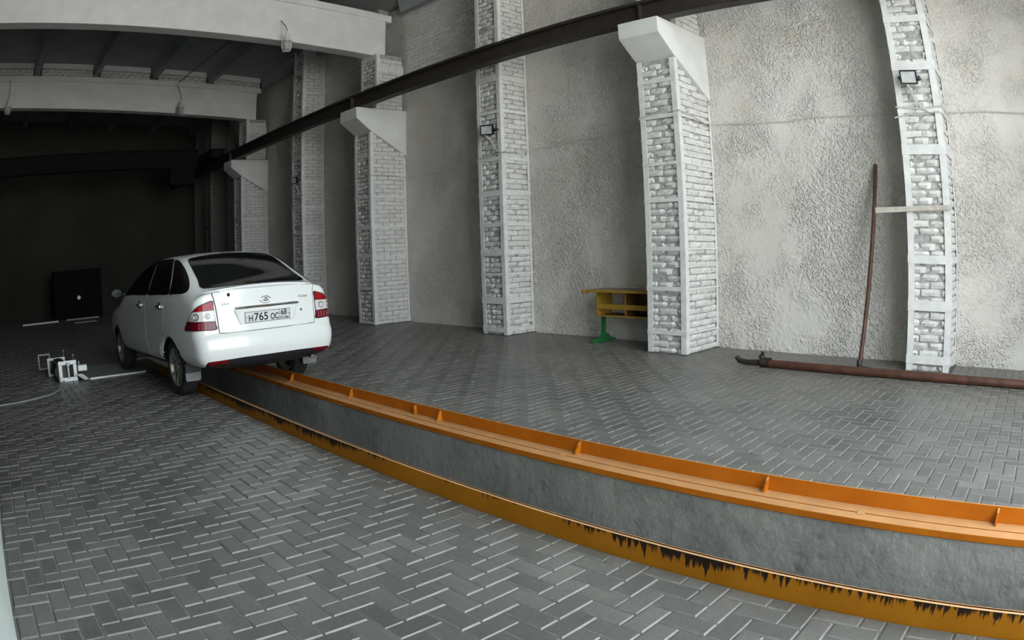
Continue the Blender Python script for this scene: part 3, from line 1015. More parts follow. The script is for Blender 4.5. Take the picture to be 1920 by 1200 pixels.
rel(MB().tube([(1.06, 9.08, .2), (1.06, 9.08, .25)], .014, 10).build('plug', M['plate_grey'], smooth=True), dv)
tag(MB().tube([(.80, 9.0, .02), (.74, 8.75, .012), (.66, 8.4, .011), (.52, 8.15, .011), (.30, 8.0, .011), (.05, 7.9, .011), (-.5, 7.8, .011)], .011, 8).build('floor_cable', M['plate_grey'], smooth=True), 'thin cable trailing over the pavers from the small machine', 'cable')

# ================================================================== the car
M['paint'] = mat('white_car_paint', (0.80, 0.83, 0.82), 0.28, coat=0.6)
M['glass'] = mat('tinted_car_glass', (0.004, 0.005, 0.005), 0.06, spec=0.3)
M['side_glass'] = mat('black_tinted_side_glass', (0.003, 0.003, 0.003), 0.3, spec=0.12)
M['trim'] = mat('black_car_trim', (0.010, 0.011, 0.014), 0.5)
M['seam'] = mat('dark_panel_gap', (0.05, 0.05, 0.05), 0.8)
M['chrome'] = mat('chrome', (0.75, 0.75, 0.76), 0.14, metal=1.0)
M['rubber'] = mat('tyre_rubber', (0.022, 0.022, 0.022), 0.75, bump=0.2)
M['alloy'] = mat('grey_alloy', (0.36, 0.35, 0.30), 0.38, metal=0.6)
M['flap'] = mat('dusty_mud_flap', (0.20, 0.21, 0.21), 0.8)
M['red'] = mat('red_lens', (0.30, 0.002, 0.008), 0.12, coat=0.1, spec=0.3)
M['darkred'] = mat('dark_red_lens', (0.13, 0.002, 0.010), 0.14, coat=0.1, spec=0.3)
M['clear'] = mat('clear_lens', (0.62, 0.62, 0.62), 0.14, coat=0.5)
M['led'] = mat('pale_led_dot', (0.85, 0.35, 0.36), 0.3)
M['bulb'] = mat('silver_lamp_bowl', (0.80, 0.79, 0.77), 0.12, metal=0.8)
M['amber'] = mat('amber_bulb', (0.55, 0.26, 0.12), 0.3)
M['plate_white'] = mat('white_number_plate', (0.66, 0.68, 0.68), 0.4)
M['ink'] = mat('black_plate_ink', (0.008, 0.008, 0.008), 0.5)
M['flag_b'] = mat('blue_stripe', (0.02, 0.09, 0.45), 0.5)
M['flag_r'] = mat('red_stripe', (0.5, 0.02, 0.03), 0.5)

PROF = [(.40, .30), (.16, .31), (.06, .35), (.02, .42), (.0, .52), (.012, .62), (.03, .665), (.05, .69), (.062, .80), (.085, .95), (.10, 1.03), (.105, 1.075), (.14, 1.095), (.24, 1.105), (.40, 1.165), (.62, 1.27),
        (.80, 1.354), (.95, 1.414), (1.08, 1.449), (1.3, 1.466), (1.6, 1.470), (1.95, 1.456), (2.25, 1.412), (2.5, 1.335), (2.8, 1.19), (3.05, 1.06), (3.2, .985), (3.4, .945), (3.75, .875), (4.0, .79), (4.13, .68), (4.19, .55),
        (4.20, .45), (4.15, .34), (4.05, .27), (3.5, .25), (1.6, .25), (.9, .28)]


def catmull(P, n):
    P = np.array(P, float)
    out = []
    for i in range(len(P)):
        a, b, c, d = P[i - 1], P[i], P[(i + 1) % len(P)], P[(i + 2) % len(P)]
        for k in range(n):
            t = k / n
            out.append(.5 * (2 * b + (c - a) * t + (2 * a - 5 * b + 4 * c - d) * t * t + (3 * b - a - 3 * c + d) * t ** 3))
    return np.array(out)


PG = catmull(PROF, 5)
GYs, GZs = np.arange(-.5, 4.8, .0125), np.arange(-.1, 1.9, .0125)


def profile_table():
    yy, zz_ = np.meshgrid(GYs, GZs, indexing='ij')
    p = np.stack([yy.ravel(), zz_.ravel()], 1)
    best, par = np.full(len(p), 1e9), np.zeros(len(p), bool)
    for a, b in zip(PG, np.roll(PG, -1, 0)):
        d = b - a
        t = np.clip(((p - a) @ d) / (d @ d), 0, 1)
        e = p - a - t[:, None] * d
        best = np.minimum(best, (e * e).sum(1))
        if a[1] != b[1]:
            par ^= ((a[1] > p[:, 1]) != (b[1] > p[:, 1])) & (p[:, 0] < (b[0] - a[0]) * (p[:, 1] - a[1]) / (b[1] - a[1]) + a[0])
    s = np.sqrt(best)
    s[par] *= -1
    return s.reshape(yy.shape)


PT = profile_table()
WZs = np.arange(0, 1.7, .01)
WWs = np.interp(WZs, [0, .25, .36, .5, .68, .88, .98, 1.05, 1.12, 1.2, 1.3, 1.42, 1.5], [.76, .785, .81, .832, .842, .836, .822, .795, .757, .718, .664, .598, .55])
for _ in range(3):
    WWs[1:-1] = (WWs[:-2] + 2 * WWs[1:-1] + WWs[2:]) / 4


def car_d(x, y, z, arch=True):
    """signed distance (about) to the car body's skin; x across, y forward from the rear bumper, z up"""
    ax = np.abs(x)
    fy = np.clip((y + .5) / .0125, 0, len(GYs) - 1.001)
    fz = np.clip((z + .1) / .0125, 0, len(GZs) - 1.001)
    i, j = fy.astype(int), fz.astype(int)
    u, v = fy - i, fz - j
    s2 = (PT[i, j] * (1 - u) + PT[i + 1, j] * u) * (1 - v) + (PT[i, j + 1] * (1 - u) + PT[i + 1, j + 1] * u) * v
    a = s2 + .10 * ax * ax + .12 * np.clip(ax - .45, 0, 1) ** 2
    wd = np.interp(z, WZs, WWs) - .075 * np.clip((1.1 - y) / 1.1, 0, 1.2) ** 2 - .12 * np.clip((y - 3.1) / 1.1, 0, 1.2) ** 2
    b = (ax - wd) * .93
    k = .09
    h = np.maximum(k - np.abs(a - b), 0)
    d = np.maximum(a, b) + h * h / (4 * k)
    if arch:
        for yc in (.90, 3.39):
            d = np.maximum(d, -np.maximum(np.hypot(y - yc, z - .285) - .335, .56 - ax))
    return d


def grad(P, arch=False):
    e = .004
    g = np.stack([car_d(*(P + e * v).T, arch) - car_d(*(P - e * v).T, arch) for v in np.eye(3)], 1) / (2 * e)
    return g


def surface_nets():
    h = .02
    X, Y, Z = np.arange(-.96, .97, h), np.arange(-.1, 4.34, h), np.arange(.16, 1.56, h)
    x, y, z = np.meshgrid(X, Y, Z, indexing='ij')
    D = car_d(x.ravel(), y.ravel(), z.ravel()).reshape(x.shape)
    I = D < 0
    nx, ny, nz = D.shape
    cnt = np.zeros((nx - 1, ny - 1, nz - 1), int)
    for a in (0, 1):
        for b in (0, 1):
            for c in (0, 1):
                cnt += I[a:nx - 1 + a, b:ny - 1 + b, c:nz - 1 + c]
    act = (cnt > 0) & (cnt < 8)
    ids = -np.ones(act.shape, int)
    ids[act] = np.arange(act.sum())
    ci = np.argwhere(act)
    acc, num = np.zeros((len(ci), 3)), np.zeros(len(ci))
    cor = [(a, b, c) for a in (0, 1) for b in (0, 1) for c in (0, 1)]
    for p in cor:
        for q in cor:
            if p < q and sum(abs(m - n) for m, n in zip(p, q)) == 1:
                da = D[ci[:, 0] + p[0], ci[:, 1] + p[1], ci[:, 2] + p[2]]
                db = D[ci[:, 0] + q[0], ci[:, 1] + q[1], ci[:, 2] + q[2]]
                cr_ = (da < 0) != (db < 0)
                t = np.where(cr_, da / np.where(cr_, da - db, 1), 0)
                pt = np.array(p) + t[:, None] * (np.array(q) - np.array(p))
                acc += np.where(cr_[:, None], pt, 0)
                num += cr_
    V = (ci + acc / num[:, None]) * h + np.array([X[0], Y[0], Z[0]])
    F = []
    for ax in range(3):
        o1, o2 = (ax + 1) % 3, (ax + 2) % 3
        sl0, sl1 = [slice(None)] * 3, [slice(None)] * 3
        sl0[ax], sl1[ax] = slice(0, -1), slice(1, None)
        a, b = I[tuple(sl0)], I[tuple(sl1)]
        e = np.argwhere(a != b)
        ok = (e[:, o1] > 0) & (e[:, o2] > 0) & (e[:, o1] < D.shape[o1] - 1) & (e[:, o2] < D.shape[o2] - 1)
        e = e[ok]
        flip = a[tuple(e.T)]
        q = []
        for d1, d2 in ((-1, -1), (0, -1), (0, 0), (-1, 0)):
            c = e.copy()
            c[:, o1] += d1
            c[:, o2] += d2
            q.append(ids[tuple(c.T)])
        q = np.stack(q, 1)
        q[~flip] = q[~flip][:, ::-1]
        F.append(q)
    F = np.concatenate(F)
    for _ in range(3):
        g = grad(V, True)
        d = car_d(*V.T)
        V = V - np.clip(d, -.01, .01)[:, None] * g / np.maximum((g * g).sum(1), .3)[:, None]
    return V, F


XC, YC, YAW = 2.775, 6.15, math.radians(3.2)
car = tag(empty('car', (XC, YC, .006), YAW), 'white five-door hatchback parked astride the inspection pit, seen from behind', 'car')
bv, bf = surface_nets()
body = mesh_obj('body', bv, bf, [M['paint'], M['trim']], car, smooth=True)
fc = bv[bf].mean(1)
under = ((fc[:, 2] < .30)) | ((np.abs(fc[:, 0]) < .80) & ((np.abs(np.hypot(fc[:, 1] - .9, fc[:, 2] - .285) - .335) < .012) | (np.abs(np.hypot(fc[:, 1] - 3.39, fc[:, 2] - .285) - .335) < .012))) \
    | ((np.abs(np.abs(fc[:, 0]) - .56) < .01) & (fc[:, 2] < .66) & ((np.abs(fc[:, 1] - .9) < .34) | (np.abs(fc[:, 1] - 3.39) < .34)))
body.data.polygons.foreach_set('material_index', under.astype(np.int32))


def cast(o, d):
    """the outermost point of the body's skin along rays from inside"""
    o, d = np.atleast_2d(o).astype(float), np.atleast_2d(d).astype(float)
    ts = np.arange(0, 1.7, .02)
    val = np.stack([car_d(*(o + d * t).T, False) for t in ts], 1)
    k = np.array([(np.where(v < 0)[0][-1] if (v < 0).any() else 0) for v in val])
    lo, hi = ts[k], ts[np.minimum(k + 1, len(ts) - 1)]
    for _ in range(22):
        m_ = (lo + hi) / 2
        ins = car_d(*(o + d * m_[:, None]).T, False) < 0
        lo, hi = np.where(ins, m_, lo), np.where(ins, hi, m_)
    return o + d * lo[:, None]


def map_side(s):
    return lambda q: cast(np.stack([0 * q[:, 0], q[:, 0], q[:, 1]], 1), np.tile([s, 0, 0], (len(q), 1)))


def map_corner(s):                       # q: angle in degrees round the tail, z
    def f(q):
        a = np.radians(q[:, 0]) * s
        return cast(np.stack([0 * a, 0 * a + .9, q[:, 1]], 1), np.stack([np.sin(a), -np.cos(a), 0 * a], 1))
    return f


def map_tail(q):                         # q: x, z
    return cast(np.stack([q[:, 0], 0 * q[:, 0] + .9, q[:, 1]], 1), np.tile([0, -1, 0], (len(q), 1)))


def map_glass(q):                        # q: x, y seen along the rear window's normal
    n = np.array([0, -.39, .921])
    base = np.stack([q[:, 0], q[:, 1], 1.105 + (q[:, 1] - .28) * .423], 1) - n * .35
    return cast(base, np.tile(n, (len(q), 1)))


def resample(P, h, closed=True):
    P = np.array(P, float)
    out = []
    n = len(P)
    for i in range(n if closed else n - 1):
        a, b = P[i], P[(i + 1) % n]
        m_ = max(1, int(np.ceil(np.linalg.norm(b - a) / h)))
        out += [a + (b - a) * k / m_ for k in range(m_)]
    if not closed:
        out.append(P[-1])
    return np.array(out)


def smooth_poly(P, n=4):
    return catmull(P, n)


def patch(name, poly, mp, off, m, parent, h=.03, thick=.006, aspect=(1, 1), flip=False):
    """a panel cut to an outline and laid on the body's skin, off metres proud, with a turned-in rim"""
    A = np.array(aspect)
    B = resample(np.array(poly) * A, h)
    lo, hi = B.min(0), B.max(0)
    gx, gy = np.meshgrid(np.arange(lo[0], hi[0], h), np.arange(lo[1], hi[1], h), indexing='ij')
    G = np.stack([gx.ravel(), gy.ravel()], 1)
    ins = np.zeros(len(G), bool)
    dmin = np.full(len(G), 9.)
    for a, b in zip(B, np.roll(B, -1, 0)):
        d = b - a
        if abs(d[1]) > 1e-12:
            ins ^= ((a[1] > G[:, 1]) != (b[1] > G[:, 1])) & (G[:, 0] < d[0] * (G[:, 1] - a[1]) / d[1] + a[0])
        t = np.clip(((G - a) @ d) / max(d @ d, 1e-12), 0, 1)
        dmin = np.minimum(dmin, np.linalg.norm(G - a - t[:, None] * d, axis=1))
    G = G[ins & (dmin > h * .45)]
    P = np.concatenate([B, G])
    nb = len(B)
    vo, eo, fo, *_ = delaunay_2d_cdt([Vector(p) for p in P], [(i, (i + 1) % nb) for i in range(nb)], [], 1, 1e-6)
    Q = np.array([tuple(v) for v in vo]) / A
    X = mp(Q)
    N = grad(X)
    N /= np.linalg.norm(N, axis=1)[:, None]
    T = X + N * off
    F = [tuple(f) for f in fo]
    # rim
    cnt = {}
    for f in F:
        for i in range(len(f)):
            a, b = f[i], f[(i + 1) % len(f)]
            cnt[(a, b)] = cnt.get((a, b), 0) + 1
    rim = [e for e in cnt if (e[1], e[0]) not in cnt]
    rv = sorted({i for e in rim for i in e})
    mp_ = {v: len(T) + k for k, v in enumerate(rv)}
    V = np.concatenate([T, (X + N * (off - thick))[rv]])
    # orientation
    f0 = F[len(F) // 2]
    nn = np.cross(V[f0[1]] - V[f0[0]], V[f0[2]] - V[f0[0]])
    fl = nn @ N[f0[0]] < 0
    F = F + [(e[1], e[0], mp_[e[0]], mp_[e[1]]) for e in rim]
    if fl:
        F = [f[::-1] for f in F]
    o = mesh_obj(name, V, F, m, parent, smooth=True)
    try:
        o.data.set_sharp_from_angle(angle=math.radians(50))
    except Exception:
        pass
    return o


def strip(name, line, mp, wd, off, m, parent, closed=False, h=.02):
    L = resample(line, h, closed)
    X = mp(L)
    N = grad(X)
    N /= np.linalg.norm(N, axis=1)[:, None]
    Tn = (np.roll(X, -1, 0) - np.roll(X, 1, 0)) if closed else np.gradient(X, axis=0)
    Bn = np.cross(N, Tn)
    Bn /= np.maximum(np.linalg.norm(Bn, axis=1), 1e-9)[:, None]
    n = len(X)
    V = np.concatenate([X + Bn * wd / 2 + N * off, X - Bn * wd / 2 + N * off, X + Bn * wd / 2 - N * .004, X - Bn * wd / 2 - N * .004])
    F = []
    for i in range(n if closed else n - 1):
        j = (i + 1) % n
        F += [(i, j, n + j, n + i), (i, 2 * n + i, 2 * n + j, j), (n + i, n + j, 3 * n + j, 3 * n + i)]
    return mesh_obj(name, V, F, m, parent)


# ---- tailgate, bumper, lower valance
lid = smooth_poly([(-.545, .70), (-.515, .678), (-.25, .674), (.25, .674), (.515, .678), (.545, .70), (.55, .80), (.556, .90), (.566, 1.0), (.578, 1.055), (.50, 1.068), (.25, 1.072), (-.25, 1.072), (-.50, 1.068), (-.578, 1.055), (-.566, 1.0), (-.556, .90), (-.55, .80)], 3)
tg = patch('tailgate', lid, map_tail, .006, M['paint'], car, h=.03, thick=.010)
strip('panel_gap', np.array(lid) * np.array([1.008, 1]) + [0, -.001], map_tail, .010, .0015, M['seam'], tg, closed=True)
sp = smooth_poly([(-.62, .30), (-.40, .245), (-.2, .225), (.2, .225), (.40, .245), (.62, .30), (.60, .215), (.50, .17), (.25, .145), (-.25, .145), (-.50, .17), (-.60, .215)], 3)
def map_top(q):
    return cast(np.stack([q[:, 0], q[:, 1], 0 * q[:, 0] + .8], 1), np.tile([0, 0, 1], (len(q), 1)))
patch('boot_lip', sp, map_top, .014, M['paint'], tg, h=.03, thick=.02)
bump_ = [(-56, .705), (-50, .703), (-37, .703), (-35.5, .685), (-33, .668), (-17, .664), (17, .664), (33, .668), (35.5, .685), (37, .703), (50, .703), (56, .705), (60.5, .69), (62, .60), (63, .48), (63.5, .36), (50, .362), (43.5, .372), (40.5, .425), (20, .436), (-20, .436), (-40.5, .425), (-43.5, .372), (-50, .362), (-63.5, .36), (-63, .48), (-62, .60), (-60.5, .69)]
bp = patch('rear_bumper', bump_, map_corner(1), .012, M['paint'], car, h=.028, thick=.018, aspect=(.0135, 1))
va = patch('lower_valance', [(-42, .425), (-20, .434), (20, .434), (42, .425), (43, .37), (38, .33), (20, .325), (-20, .325), (-38, .33), (-43, .37)], map_corner(1), .006, M['trim'], car, h=.028, thick=.01, aspect=(.0135, 1))
for s in (-1, 1):
    patch('reflector', [(30, .398), (39.5, .390), (41, .412), (38, .424), (30, .428)], map_corner(s), .013, M['darkred'], va, h=.02, thick=.01, aspect=(.0135, 1))

# ---- glass
rw = smooth_poly([(-.59, .335), (-.30, .288), (0, .275), (.30, .288), (.59, .335), (.572, .52), (.545, .76), (.515, .95), (.45, 1.005), (.22, 1.03), (0, 1.038), (-.22, 1.03), (-.45, 1.005), (-.515, .95), (-.545, .76), (-.572, .52)], 3)
rwin = patch('rear_window', rw, map_glass, .003, M['glass'], car, h=.035, thick=.004)
strip('window_seal', rw, map_glass, .014, .0045, M['trim'], rwin, closed=True)
QW = [(1.20, 1.402), (1.05, 1.388), (.861, 1.325), (.695, 1.25), (.579, 1.189), (.494, 1.136), (.452, 1.10), (.462, 1.075), (.54, 1.062), (.80, 1.056), (.885, 1.056), (.915, 1.147), (.997, 1.253), (1.098, 1.343)]
RW = [(1.86, 1.412), (1.72, 1.42), (1.40, 1.418), (1.27, 1.41), (1.15, 1.339), (1.035, 1.228), (.962, 1.128), (.935, 1.055), (1.30, 1.048), (1.687, 1.043), (1.715, 1.12), (1.745, 1.237), (1.785, 1.354)]
FW = [(1.905, 1.410), (2.08, 1.395), (2.26, 1.345), (2.50, 1.245), (2.72, 1.14), (2.90, 1.045), (2.96, 1.015), (2.4, 1.034), (1.775, 1.042), (1.78, 1.127), (1.795, 1.237), (1.83, 1.335)]
for s in (-1, 1):
    mp = map_side(s)
    for nm, P in (('quarter_window', QW), ('rear_side_window', RW), ('front_side_window', FW)):
        patch(nm, smooth_poly(P, 3), mp, .007, M['side_glass'], car, h=.016, thick=.010)
    # doors below the window line
    rd = patch('rear_door', [(.955, 1.045), (1.72, 1.034), (1.735, .90), (1.745, .60), (1.75, .36), (1.28, .345), (1.262, .42), (1.225, .52), (1.15, .60), (1.06, .66), (1.02, .72), (1.0, .85)], mp, .004, M['paint'], car, h=.045, thick=.008)
    fdn = patch('front_door', [(1.735, 1.034), (2.9, 1.005), (2.96, .90), (2.97, .75), (2.93, .60), (2.92, .36), (1.765, .36), (1.76, .60), (1.75, .90)], mp, .004, M['paint'], car, h=.05, thick=.008)
    strip('door_gap', [(1.728, 1.04), (1.742, .90), (1.752, .60), (1.757, .35)], mp, .010, .0015, M['seam'], rd)
    strip('door_gap', [(.948, 1.05), (.99, .85), (1.01, .72), (1.05, .66), (1.14, .605), (1.215, .53)], mp, .010, .0015, M['seam'], rd)
    for y, door in ((1.15, rd), (1.99, fdn)):
        zh = .925
        x = float(mp(np.array([[y, zh]]))[0, 0])
        hb = MB()
        prof = [(y - .075, .012), (y - .07, .03), (y - .04, .042), (y + .04, .042), (y + .07, .03), (y + .075, .012), (y + .06, .004), (y + .05, .026), (y - .05, .026), (y - .06, .004)]
        hb.prism([(x + s * o_, yy) for yy, o_ in prof], 2, zh - .015, zh + .018).build('handle', M['chrome'], door, bevel=.005)
        MB().lathe([(.001, .0), (.04, .0), (.043, .004), (.04, .007), (.001, .007)], 0, (0, 0, 0), 20)
        cup = MB().lathe([(.045, .0), (.05, .004), (.046, .009), (.001, .005)], 0, (0, y, zh), 20)
        cup.v = [(x + s * px_, y + (py_ - y) * 1.3, pz_) for px_, py_, pz_ in cup.v]
        cup.build('handle_cup', M['chrome'], door, smooth=True)
    # mirror
    mr = MB().lathe([(.001, -.055), (.06, -.05), (.085, -.02), (.088, .02), (.07, .04), (.001, .045)], 1, (0, 0, 0), 20)
    mr.v = [(s * .93 + px_ * 1.25, 2.86 + py_, 1.06 + pz_ * .85) for px_, py_, pz_ in mr.v]
    mo = mr.build('side_mirror', M['trim'], car, smooth=True)
    MB().tube([(s * .78, 2.85, 1.03), (s * .88, 2.86, 1.04)], .025, 10).build('mirror_stalk', M['trim'], mo)
    # lamps
    out = smooth_poly([(37.2, .988), (42, .967), (46.2, .93), (50.5, .865), (54.3, .796), (57.8, .714), (50, .714), (43, .714), (35.2, .714), (35.5, .77), (36.0, .85), (36.6, .93)], 3)
    tl = patch('tail_lamp', out, map_corner(s), .005, M['trim'], car, h=.025, thick=.01, aspect=(.0135, 1))
    tl['label'] = 'red and clear tail lamp'
    patch('upper_lens', [(37.6, .980), (41.5, .961), (45.6, .925), (47.4, .895), (36.8, .900), (37.0, .94)], map_corner(s), .010, M['red'], tl, h=.02, thick=.006, aspect=(.0135, 1))
    patch('clear_lens', [(36.6, .897), (47.8, .891), (50.0, .86), (53.0, .806), (36.0, .795), (36.2, .85)], map_corner(s), .010, M['clear'], tl, h=.02, thick=.006, aspect=(.0135, 1))
    patch('lower_lens', [(36.0, .790), (53.3, .800), (55.0, .77), (57.2, .719), (43, .718), (35.7, .719)], map_corner(s), .010, M['darkred'], tl, h=.02, thick=.006, aspect=(.0135, 1))
    for a, z, rr, mm in ((40.0, .846, .036, M['bulb']), (45.8, .842, .036, M['bulb'])):
        cpt = map_corner(s)(np.array([[a, z]]))[0]
        nn = grad(cpt[None])[0]
        nn /= np.linalg.norm(nn)
        rot = Vector((0, 0, 1)).rotation_difference(Vector(nn)).to_matrix()
        for nm, pr, m2 in (('lamp_bowl', [(rr, .0), (rr, .014), (rr * .82, .013), (rr * .5, .009), (.012, .006), (.001, .006)], mm), ('bulb', [(.011, .006), (.012, .012), (.006, .017), (.001, .018)], M['amber'] if a > 43 else M['clear'])):
            lb = MB().lathe(pr, 2, (0, 0, 0), 20)
            lb.v = [tuple(rot @ Vector(q) + Vector(cpt)) for q in lb.v]
            lb.build(nm, m2, tl, smooth=True)
    ld = MB()
    for i in range(5):
        for j in range(3):
            cpt = map_corner(s)(np.array([[37.3 + 1.75 * i, .736 + .0185 * j]]))[0]
            nn = grad(cpt[None])[0]
            nn /= np.linalg.norm(nn)
            rot = Vector((0, 0, 1)).rotation_difference(Vector(nn)).to_matrix()
            d_ = MB().lathe([(.005, .010), (.0045, .0125), (.001, .0135)], 2, (0, 0, 0), 8)
            ld.add([tuple(rot @ Vector(q) + Vector(cpt)) for q in d_.v], d_.f)
    stuff(ld.build('led_dots', M['led'], tl))

# ---- chrome strip, plate, badge and lettering on the tailgate
def ty(x, z):
    return float(map_tail(np.array([[x, z]]))[0, 1])


cs = MB()
for i in range(13):
    x = -.365 + .73 * i / 12
    y = ty(x, .898) - .008
    e = .010 if i in (0, 12) else .0145
    cs.v += [(x, y + .010, .898 + e), (x, y - .012, .898 + e * .7), (x, y - .016, .898), (x, y - .010, .898 - e), (x, y + .010, .898 - e)]
    if i:
        k = len(cs.v) - 10
        cs.f += [(k + q, k + q + 1, k + q + 6, k + q + 5) for q in range(4)]
cs.f += [(0, 1, 2, 3, 4), tuple(range(len(cs.v) - 5, len(cs.v)))[::-1]]
cs.build('chrome_strip', M['chrome'], tg, smooth=True)
PX0, PX1, PZ0, PZ1 = -.275, .245, .744, .856
ry = ty(0, .80)
yp = ry - .020
MB().add([(PX0 - .10, ry - .002, .885), (PX1 + .10, ry - .002, .885), (PX1 + .05, ry - .002, .735), (PX0 - .05, ry - .002, .735), (PX0 - .08, ry - .009, .880), (PX1 + .08, ry - .009, .880), (PX1 + .035, ry - .009, .74), (PX0 - .035, ry - .009, .74)],
         [(4, 5, 6, 7), (0, 1, 5, 4), (1, 2, 6, 5), (2, 3, 7, 6), (3, 0, 4, 7)]).build('plate_panel', M['paint'], tg, bevel=.002)
npl = box('number_plate', PX0, PX1, yp, yp + .008, PZ0, PZ1, M['plate_white'], car, bevel=.002)
bd = MB()
for a in ((PX0 + .004, PX1 - .004, PZ1 - .009, PZ1 - .005), (PX0 + .004, PX1 - .004, PZ0 + .005, PZ0 + .009), (PX0 + .004, PX0 + .008, PZ0 + .009, PZ1 - .009), (PX1 - .008, PX1 - .004, PZ0 + .009, PZ1 - .009), (PX1 - .130, PX1 - .126, PZ0 + .009, PZ1 - .009)):
    bd.box(a[0], a[1], yp - .0012, yp + .001, a[2], a[3])
bd.build('plate_border', M['ink'], npl)


def text(body, x, y, z, size, m, parent, align='LEFT', sx=1.0, ext=.0006, name='lettering', wgt=0.0):
    cu = bpy.data.curves.new(name, 'FONT')
    cu.body = body
    cu.size = size
    cu.extrude = ext
    cu.offset = wgt
    cu.align_x = align
    cu.materials.append(m)
    o = bpy.data.objects.new(name, cu)
    o.location = (x, y, z)
    o.rotation_euler = (math.pi / 2, 0, 0)
    o.scale = (sx, 1, 1)
    C.objects.link(o)
    bpy.context.view_layer.update()
    me = bpy.data.meshes.new_from_object(o.evaluated_get(bpy.context.evaluated_depsgraph_get()))
    mo_ = bpy.data.objects.new(name, me)
    mo_.location, mo_.rotation_euler, mo_.scale = o.location, o.rotation_euler, o.scale
    bpy.data.objects.remove(o)
    mo_.name = name
    C.objects.link(mo_)
    mo_.parent = parent
    return mo_


yt = yp - .0012
zb = PZ0 + .018
text('H', PX0 + .040, yt, zb, .080, M['ink'], npl, sx=.92, wgt=.0018)
text('765', PX0 + .100, yt, zb, .105, M['ink'], npl, sx=1.06, wgt=.0018)
text('OC', PX0 + .288, yt, zb, .080, M['ink'], npl, sx=.80, wgt=.0018)
text('68', PX1 - .112, yt, zb + .030, .078, M['ink'], npl, sx=.92, wgt=.0014)
text('RUS', PX1 - .120, yt, zb - .002, .026, M['ink'], npl, sx=1.05, wgt=.0006)
for k, m2 in enumerate(('flag_r', 'flag_b', 'plate_white')):
    box('flag_stripe', PX1 - .062, PX1 - .022, yt - .0004, yp, zb - .003 + k * .0075, zb + .0045 + k * .0075, M[m2], npl)
fo_ = MB()
for a in ((PX1 - .063, PX1 - .021, zb + .0195, zb + .0205), (PX1 - .063, PX1 - .021, zb - .004, zb - .003), (PX1 - .063, PX1 - .062, zb - .003, zb + .0195), (PX1 - .022, PX1 - .021, zb - .003, zb + .0195)):
    fo_.box(a[0], a[1], yt - .0004, yp, a[2], a[3])
fo_.build('flag_outline', M['ink'], npl)
for x in (PX0 + .022, PX1 - .014):
    MB().lathe([(.001, -.0035), (.005, -.003), (.006, .0)], 1, (x, yp, .80), 12).build('plate_screw', M['ink'], npl)

em = MB()
ev, ef = MB().lathe([(.060 + .006 * math.cos(t), .006 * math.sin(t)) for t in np.linspace(0, 2 * math.pi, 9)[:-1]], 1, (0, 0, 0), 36, close=True).v, None
t_ = MB().lathe([(.060 + .006 * math.cos(t), .006 * math.sin(t)) for t in np.linspace(0, 2 * math.pi, 9)[:-1]], 1, (0, 0, 0), 36, close=True)
ye = ty(-.015, .955) - .010
t_.v = [(-.015 + a, ye + b_, .955 + c_ * .56) for a, b_, c_ in t_.v]
eo = t_.build('emblem', M['chrome'], tg, smooth=True)
MB().tube([(-.045, ye, .951), (-.03, ye, .945), (-.005, ye, .945), (.02, ye, .952)], .0055, 8).tube([(-.022, ye, .944), (-.027, ye, .972), (-.010, ye, .976), (.008, ye, .965), (.004, ye, .948)], .0045, 8).tube([(-.018, ye, .962), (.004, ye, .962)], .004, 8).build('emblem_boat', M['chrome'], eo, smooth=True)
text('LADA', -.50, ty(-.45, .945) - .009, .937, .028, M['chrome'], tg, ext=.0015, sx=1.15, name='badge_lettering')
text('PRIORA', .375, ty(.43, .945) - .009, .942, .034, M['chrome'], tg, ext=.0015, sx=.95, name='badge_lettering')
MB().lathe([(.001, -.012), (.011, -.011), (.016, -.006), (.019, .0)], 1, (-.412, ty(-.412, 1.029) - .004, 1.029), 16).build('washer_plug', M['trim'], tg, smooth=True)
MB().lathe([(.001, -.010), (.010, -.010), (.014, -.006), (.015, .0)], 1, (.392, ty(.392, .821) - .004, .821), 16).build('lock', M['chrome'], tg, smooth=True)
zr = float(map_top(np.array([[-.03, 1.12]]))[0, 2])
MB().lathe([(.018, 0), (.016, .012), (.008, .02), (.001, .021)], 2, (-.03, 1.12, zr - .003), 14).build('antenna_base', M['trim'], car, smooth=True)
zr = float(map_top(np.array([[-.02, .22]]))[0, 2])
MB().lathe([(.045, 0), (.04, .012), (.02, .016), (.001, .017)], 2, (-.02, .235, zr + .008), 14).build('wiper_plug', M['trim'], tg, smooth=True)
MB().tube([(.52, .30, .335), (.52, .10, .335)], .026, 14, caps=False).tube([(.52, .30, .335), (.52, .11, .335)], .021, 14).build('exhaust_pipe', M['chrome'], car, smooth=True)
box('floor_pan', -.54, .54, 1.4, 3.0, .22, .29, M['trim'], car)

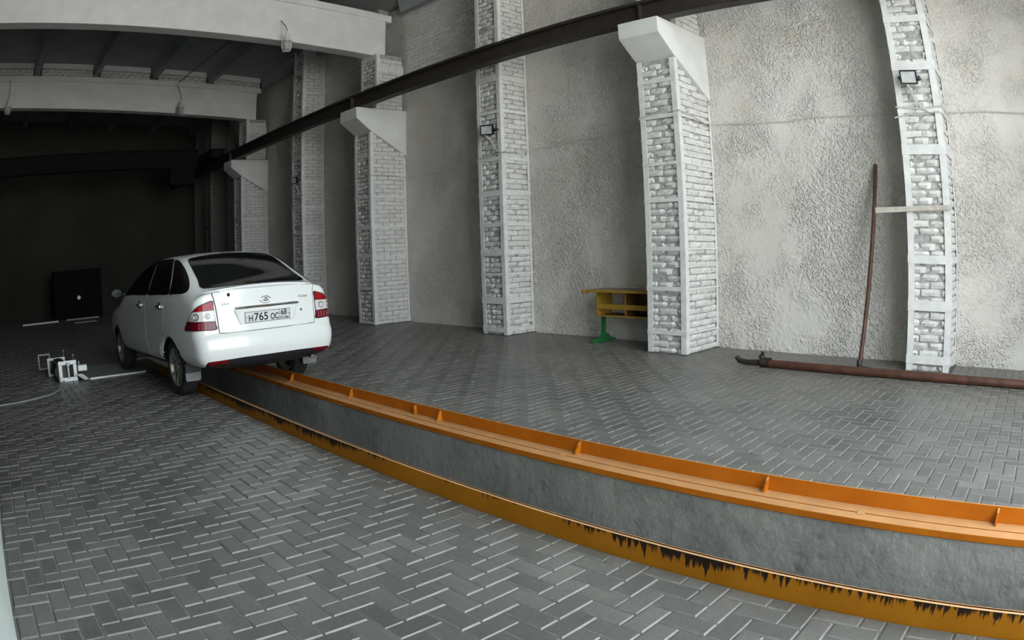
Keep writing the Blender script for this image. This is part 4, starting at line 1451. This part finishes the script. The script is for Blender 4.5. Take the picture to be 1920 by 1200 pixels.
# ---- wheels
def wheel(x, y, s):
    wq = empty('wheel', (x, y, .30))
    wq.parent = car
    T = .0875
    pr = [(.202, -T + .012), (.215, -T + .002), (.25, -T - .004), (.275, -T + .002), (.290, -T + .014), (.2965, -T + .03)]
    for g in (-.045, -.015, .015, .045):
        pr += [(.299, g - .010), (.299, g - .004), (.291, g - .0025), (.291, g + .0025), (.299, g + .004)]
    pr += [(.2965, T - .03), (.290, T - .014), (.275, T - .002), (.25, T + .004), (.215, T - .002), (.202, T - .012)]
    MB().lathe(pr, 0, (0, 0, 0), 48).build('tyre', M['rubber'], wq, smooth=True)
    MB().lathe([(.203, s * .075), (.205, s * .082), (.198, s * .084), (.190, s * .070), (.186, s * .02), (.186, -s * .075), (.203, -s * .078)], 0, (0, 0, 0), 48).build('rim', M['alloy'], wq, smooth=True)
    MB().lathe([(.18, -s * .02), (.06, -s * .01), (.001, -s * .01)], 0, (0, 0, 0), 32).build('brake_drum', M['trim'], wq, smooth=True)
    MB().lathe([(.06, s * .03), (.055, s * .055), (.032, s * .062), (.03, s * .068), (.001, s * .07)], 0, (0, 0, 0), 24).build('hub_cap', M['alloy'], wq, smooth=True)
    for k in range(8):
        a = 2 * math.pi * k / 8 + .2
        ca, sa = math.cos(a), math.sin(a)
        P = []
        for r_q, hw, x0, x1 in ((.045, .017, .035, .060), (.12, .013, .045, .066), (.195, .024, .055, .078)):
            for xx in (x0, x1):
                for sg in (-1, 1):
                    P.append((s * xx, r_q * ca - sg * hw * sa, r_q * sa + sg * hw * ca))
        F = []
        for q in (0, 4):
            F += [(q, q + 1, q + 5, q + 4), (q + 2, q + 6, q + 7, q + 3), (q, q + 4, q + 6, q + 2), (q + 1, q + 3, q + 7, q + 5)]
        F += [(0, 2, 3, 1), (8, 9, 11, 10)]
        MB().add(P, F).build('spoke', M['alloy'], wq, bevel=.004)
    return wq


for x, y, s in ((-.69, .90, -1), (.69, .90, 1), (-.70, 3.39, -1), (.70, 3.39, 1)):
    wheel(x, y, s)
for s in (-1, 1):
    P = [(s * .715 - .09, .295), (s * .715 + .09, .295), (s * .715 + .088, .205), (s * .715 + .075, .192), (s * .715 - .075, .192), (s * .715 - .088, .205)]
    MB().prism(P, 1, .505, .515).build('mud_flap', M['flap'], car, bevel=.003)
    box('flap_bracket', s * .715 - .09, s * .715 + .09, .49, .504, .28, .37, M['trim'], car)
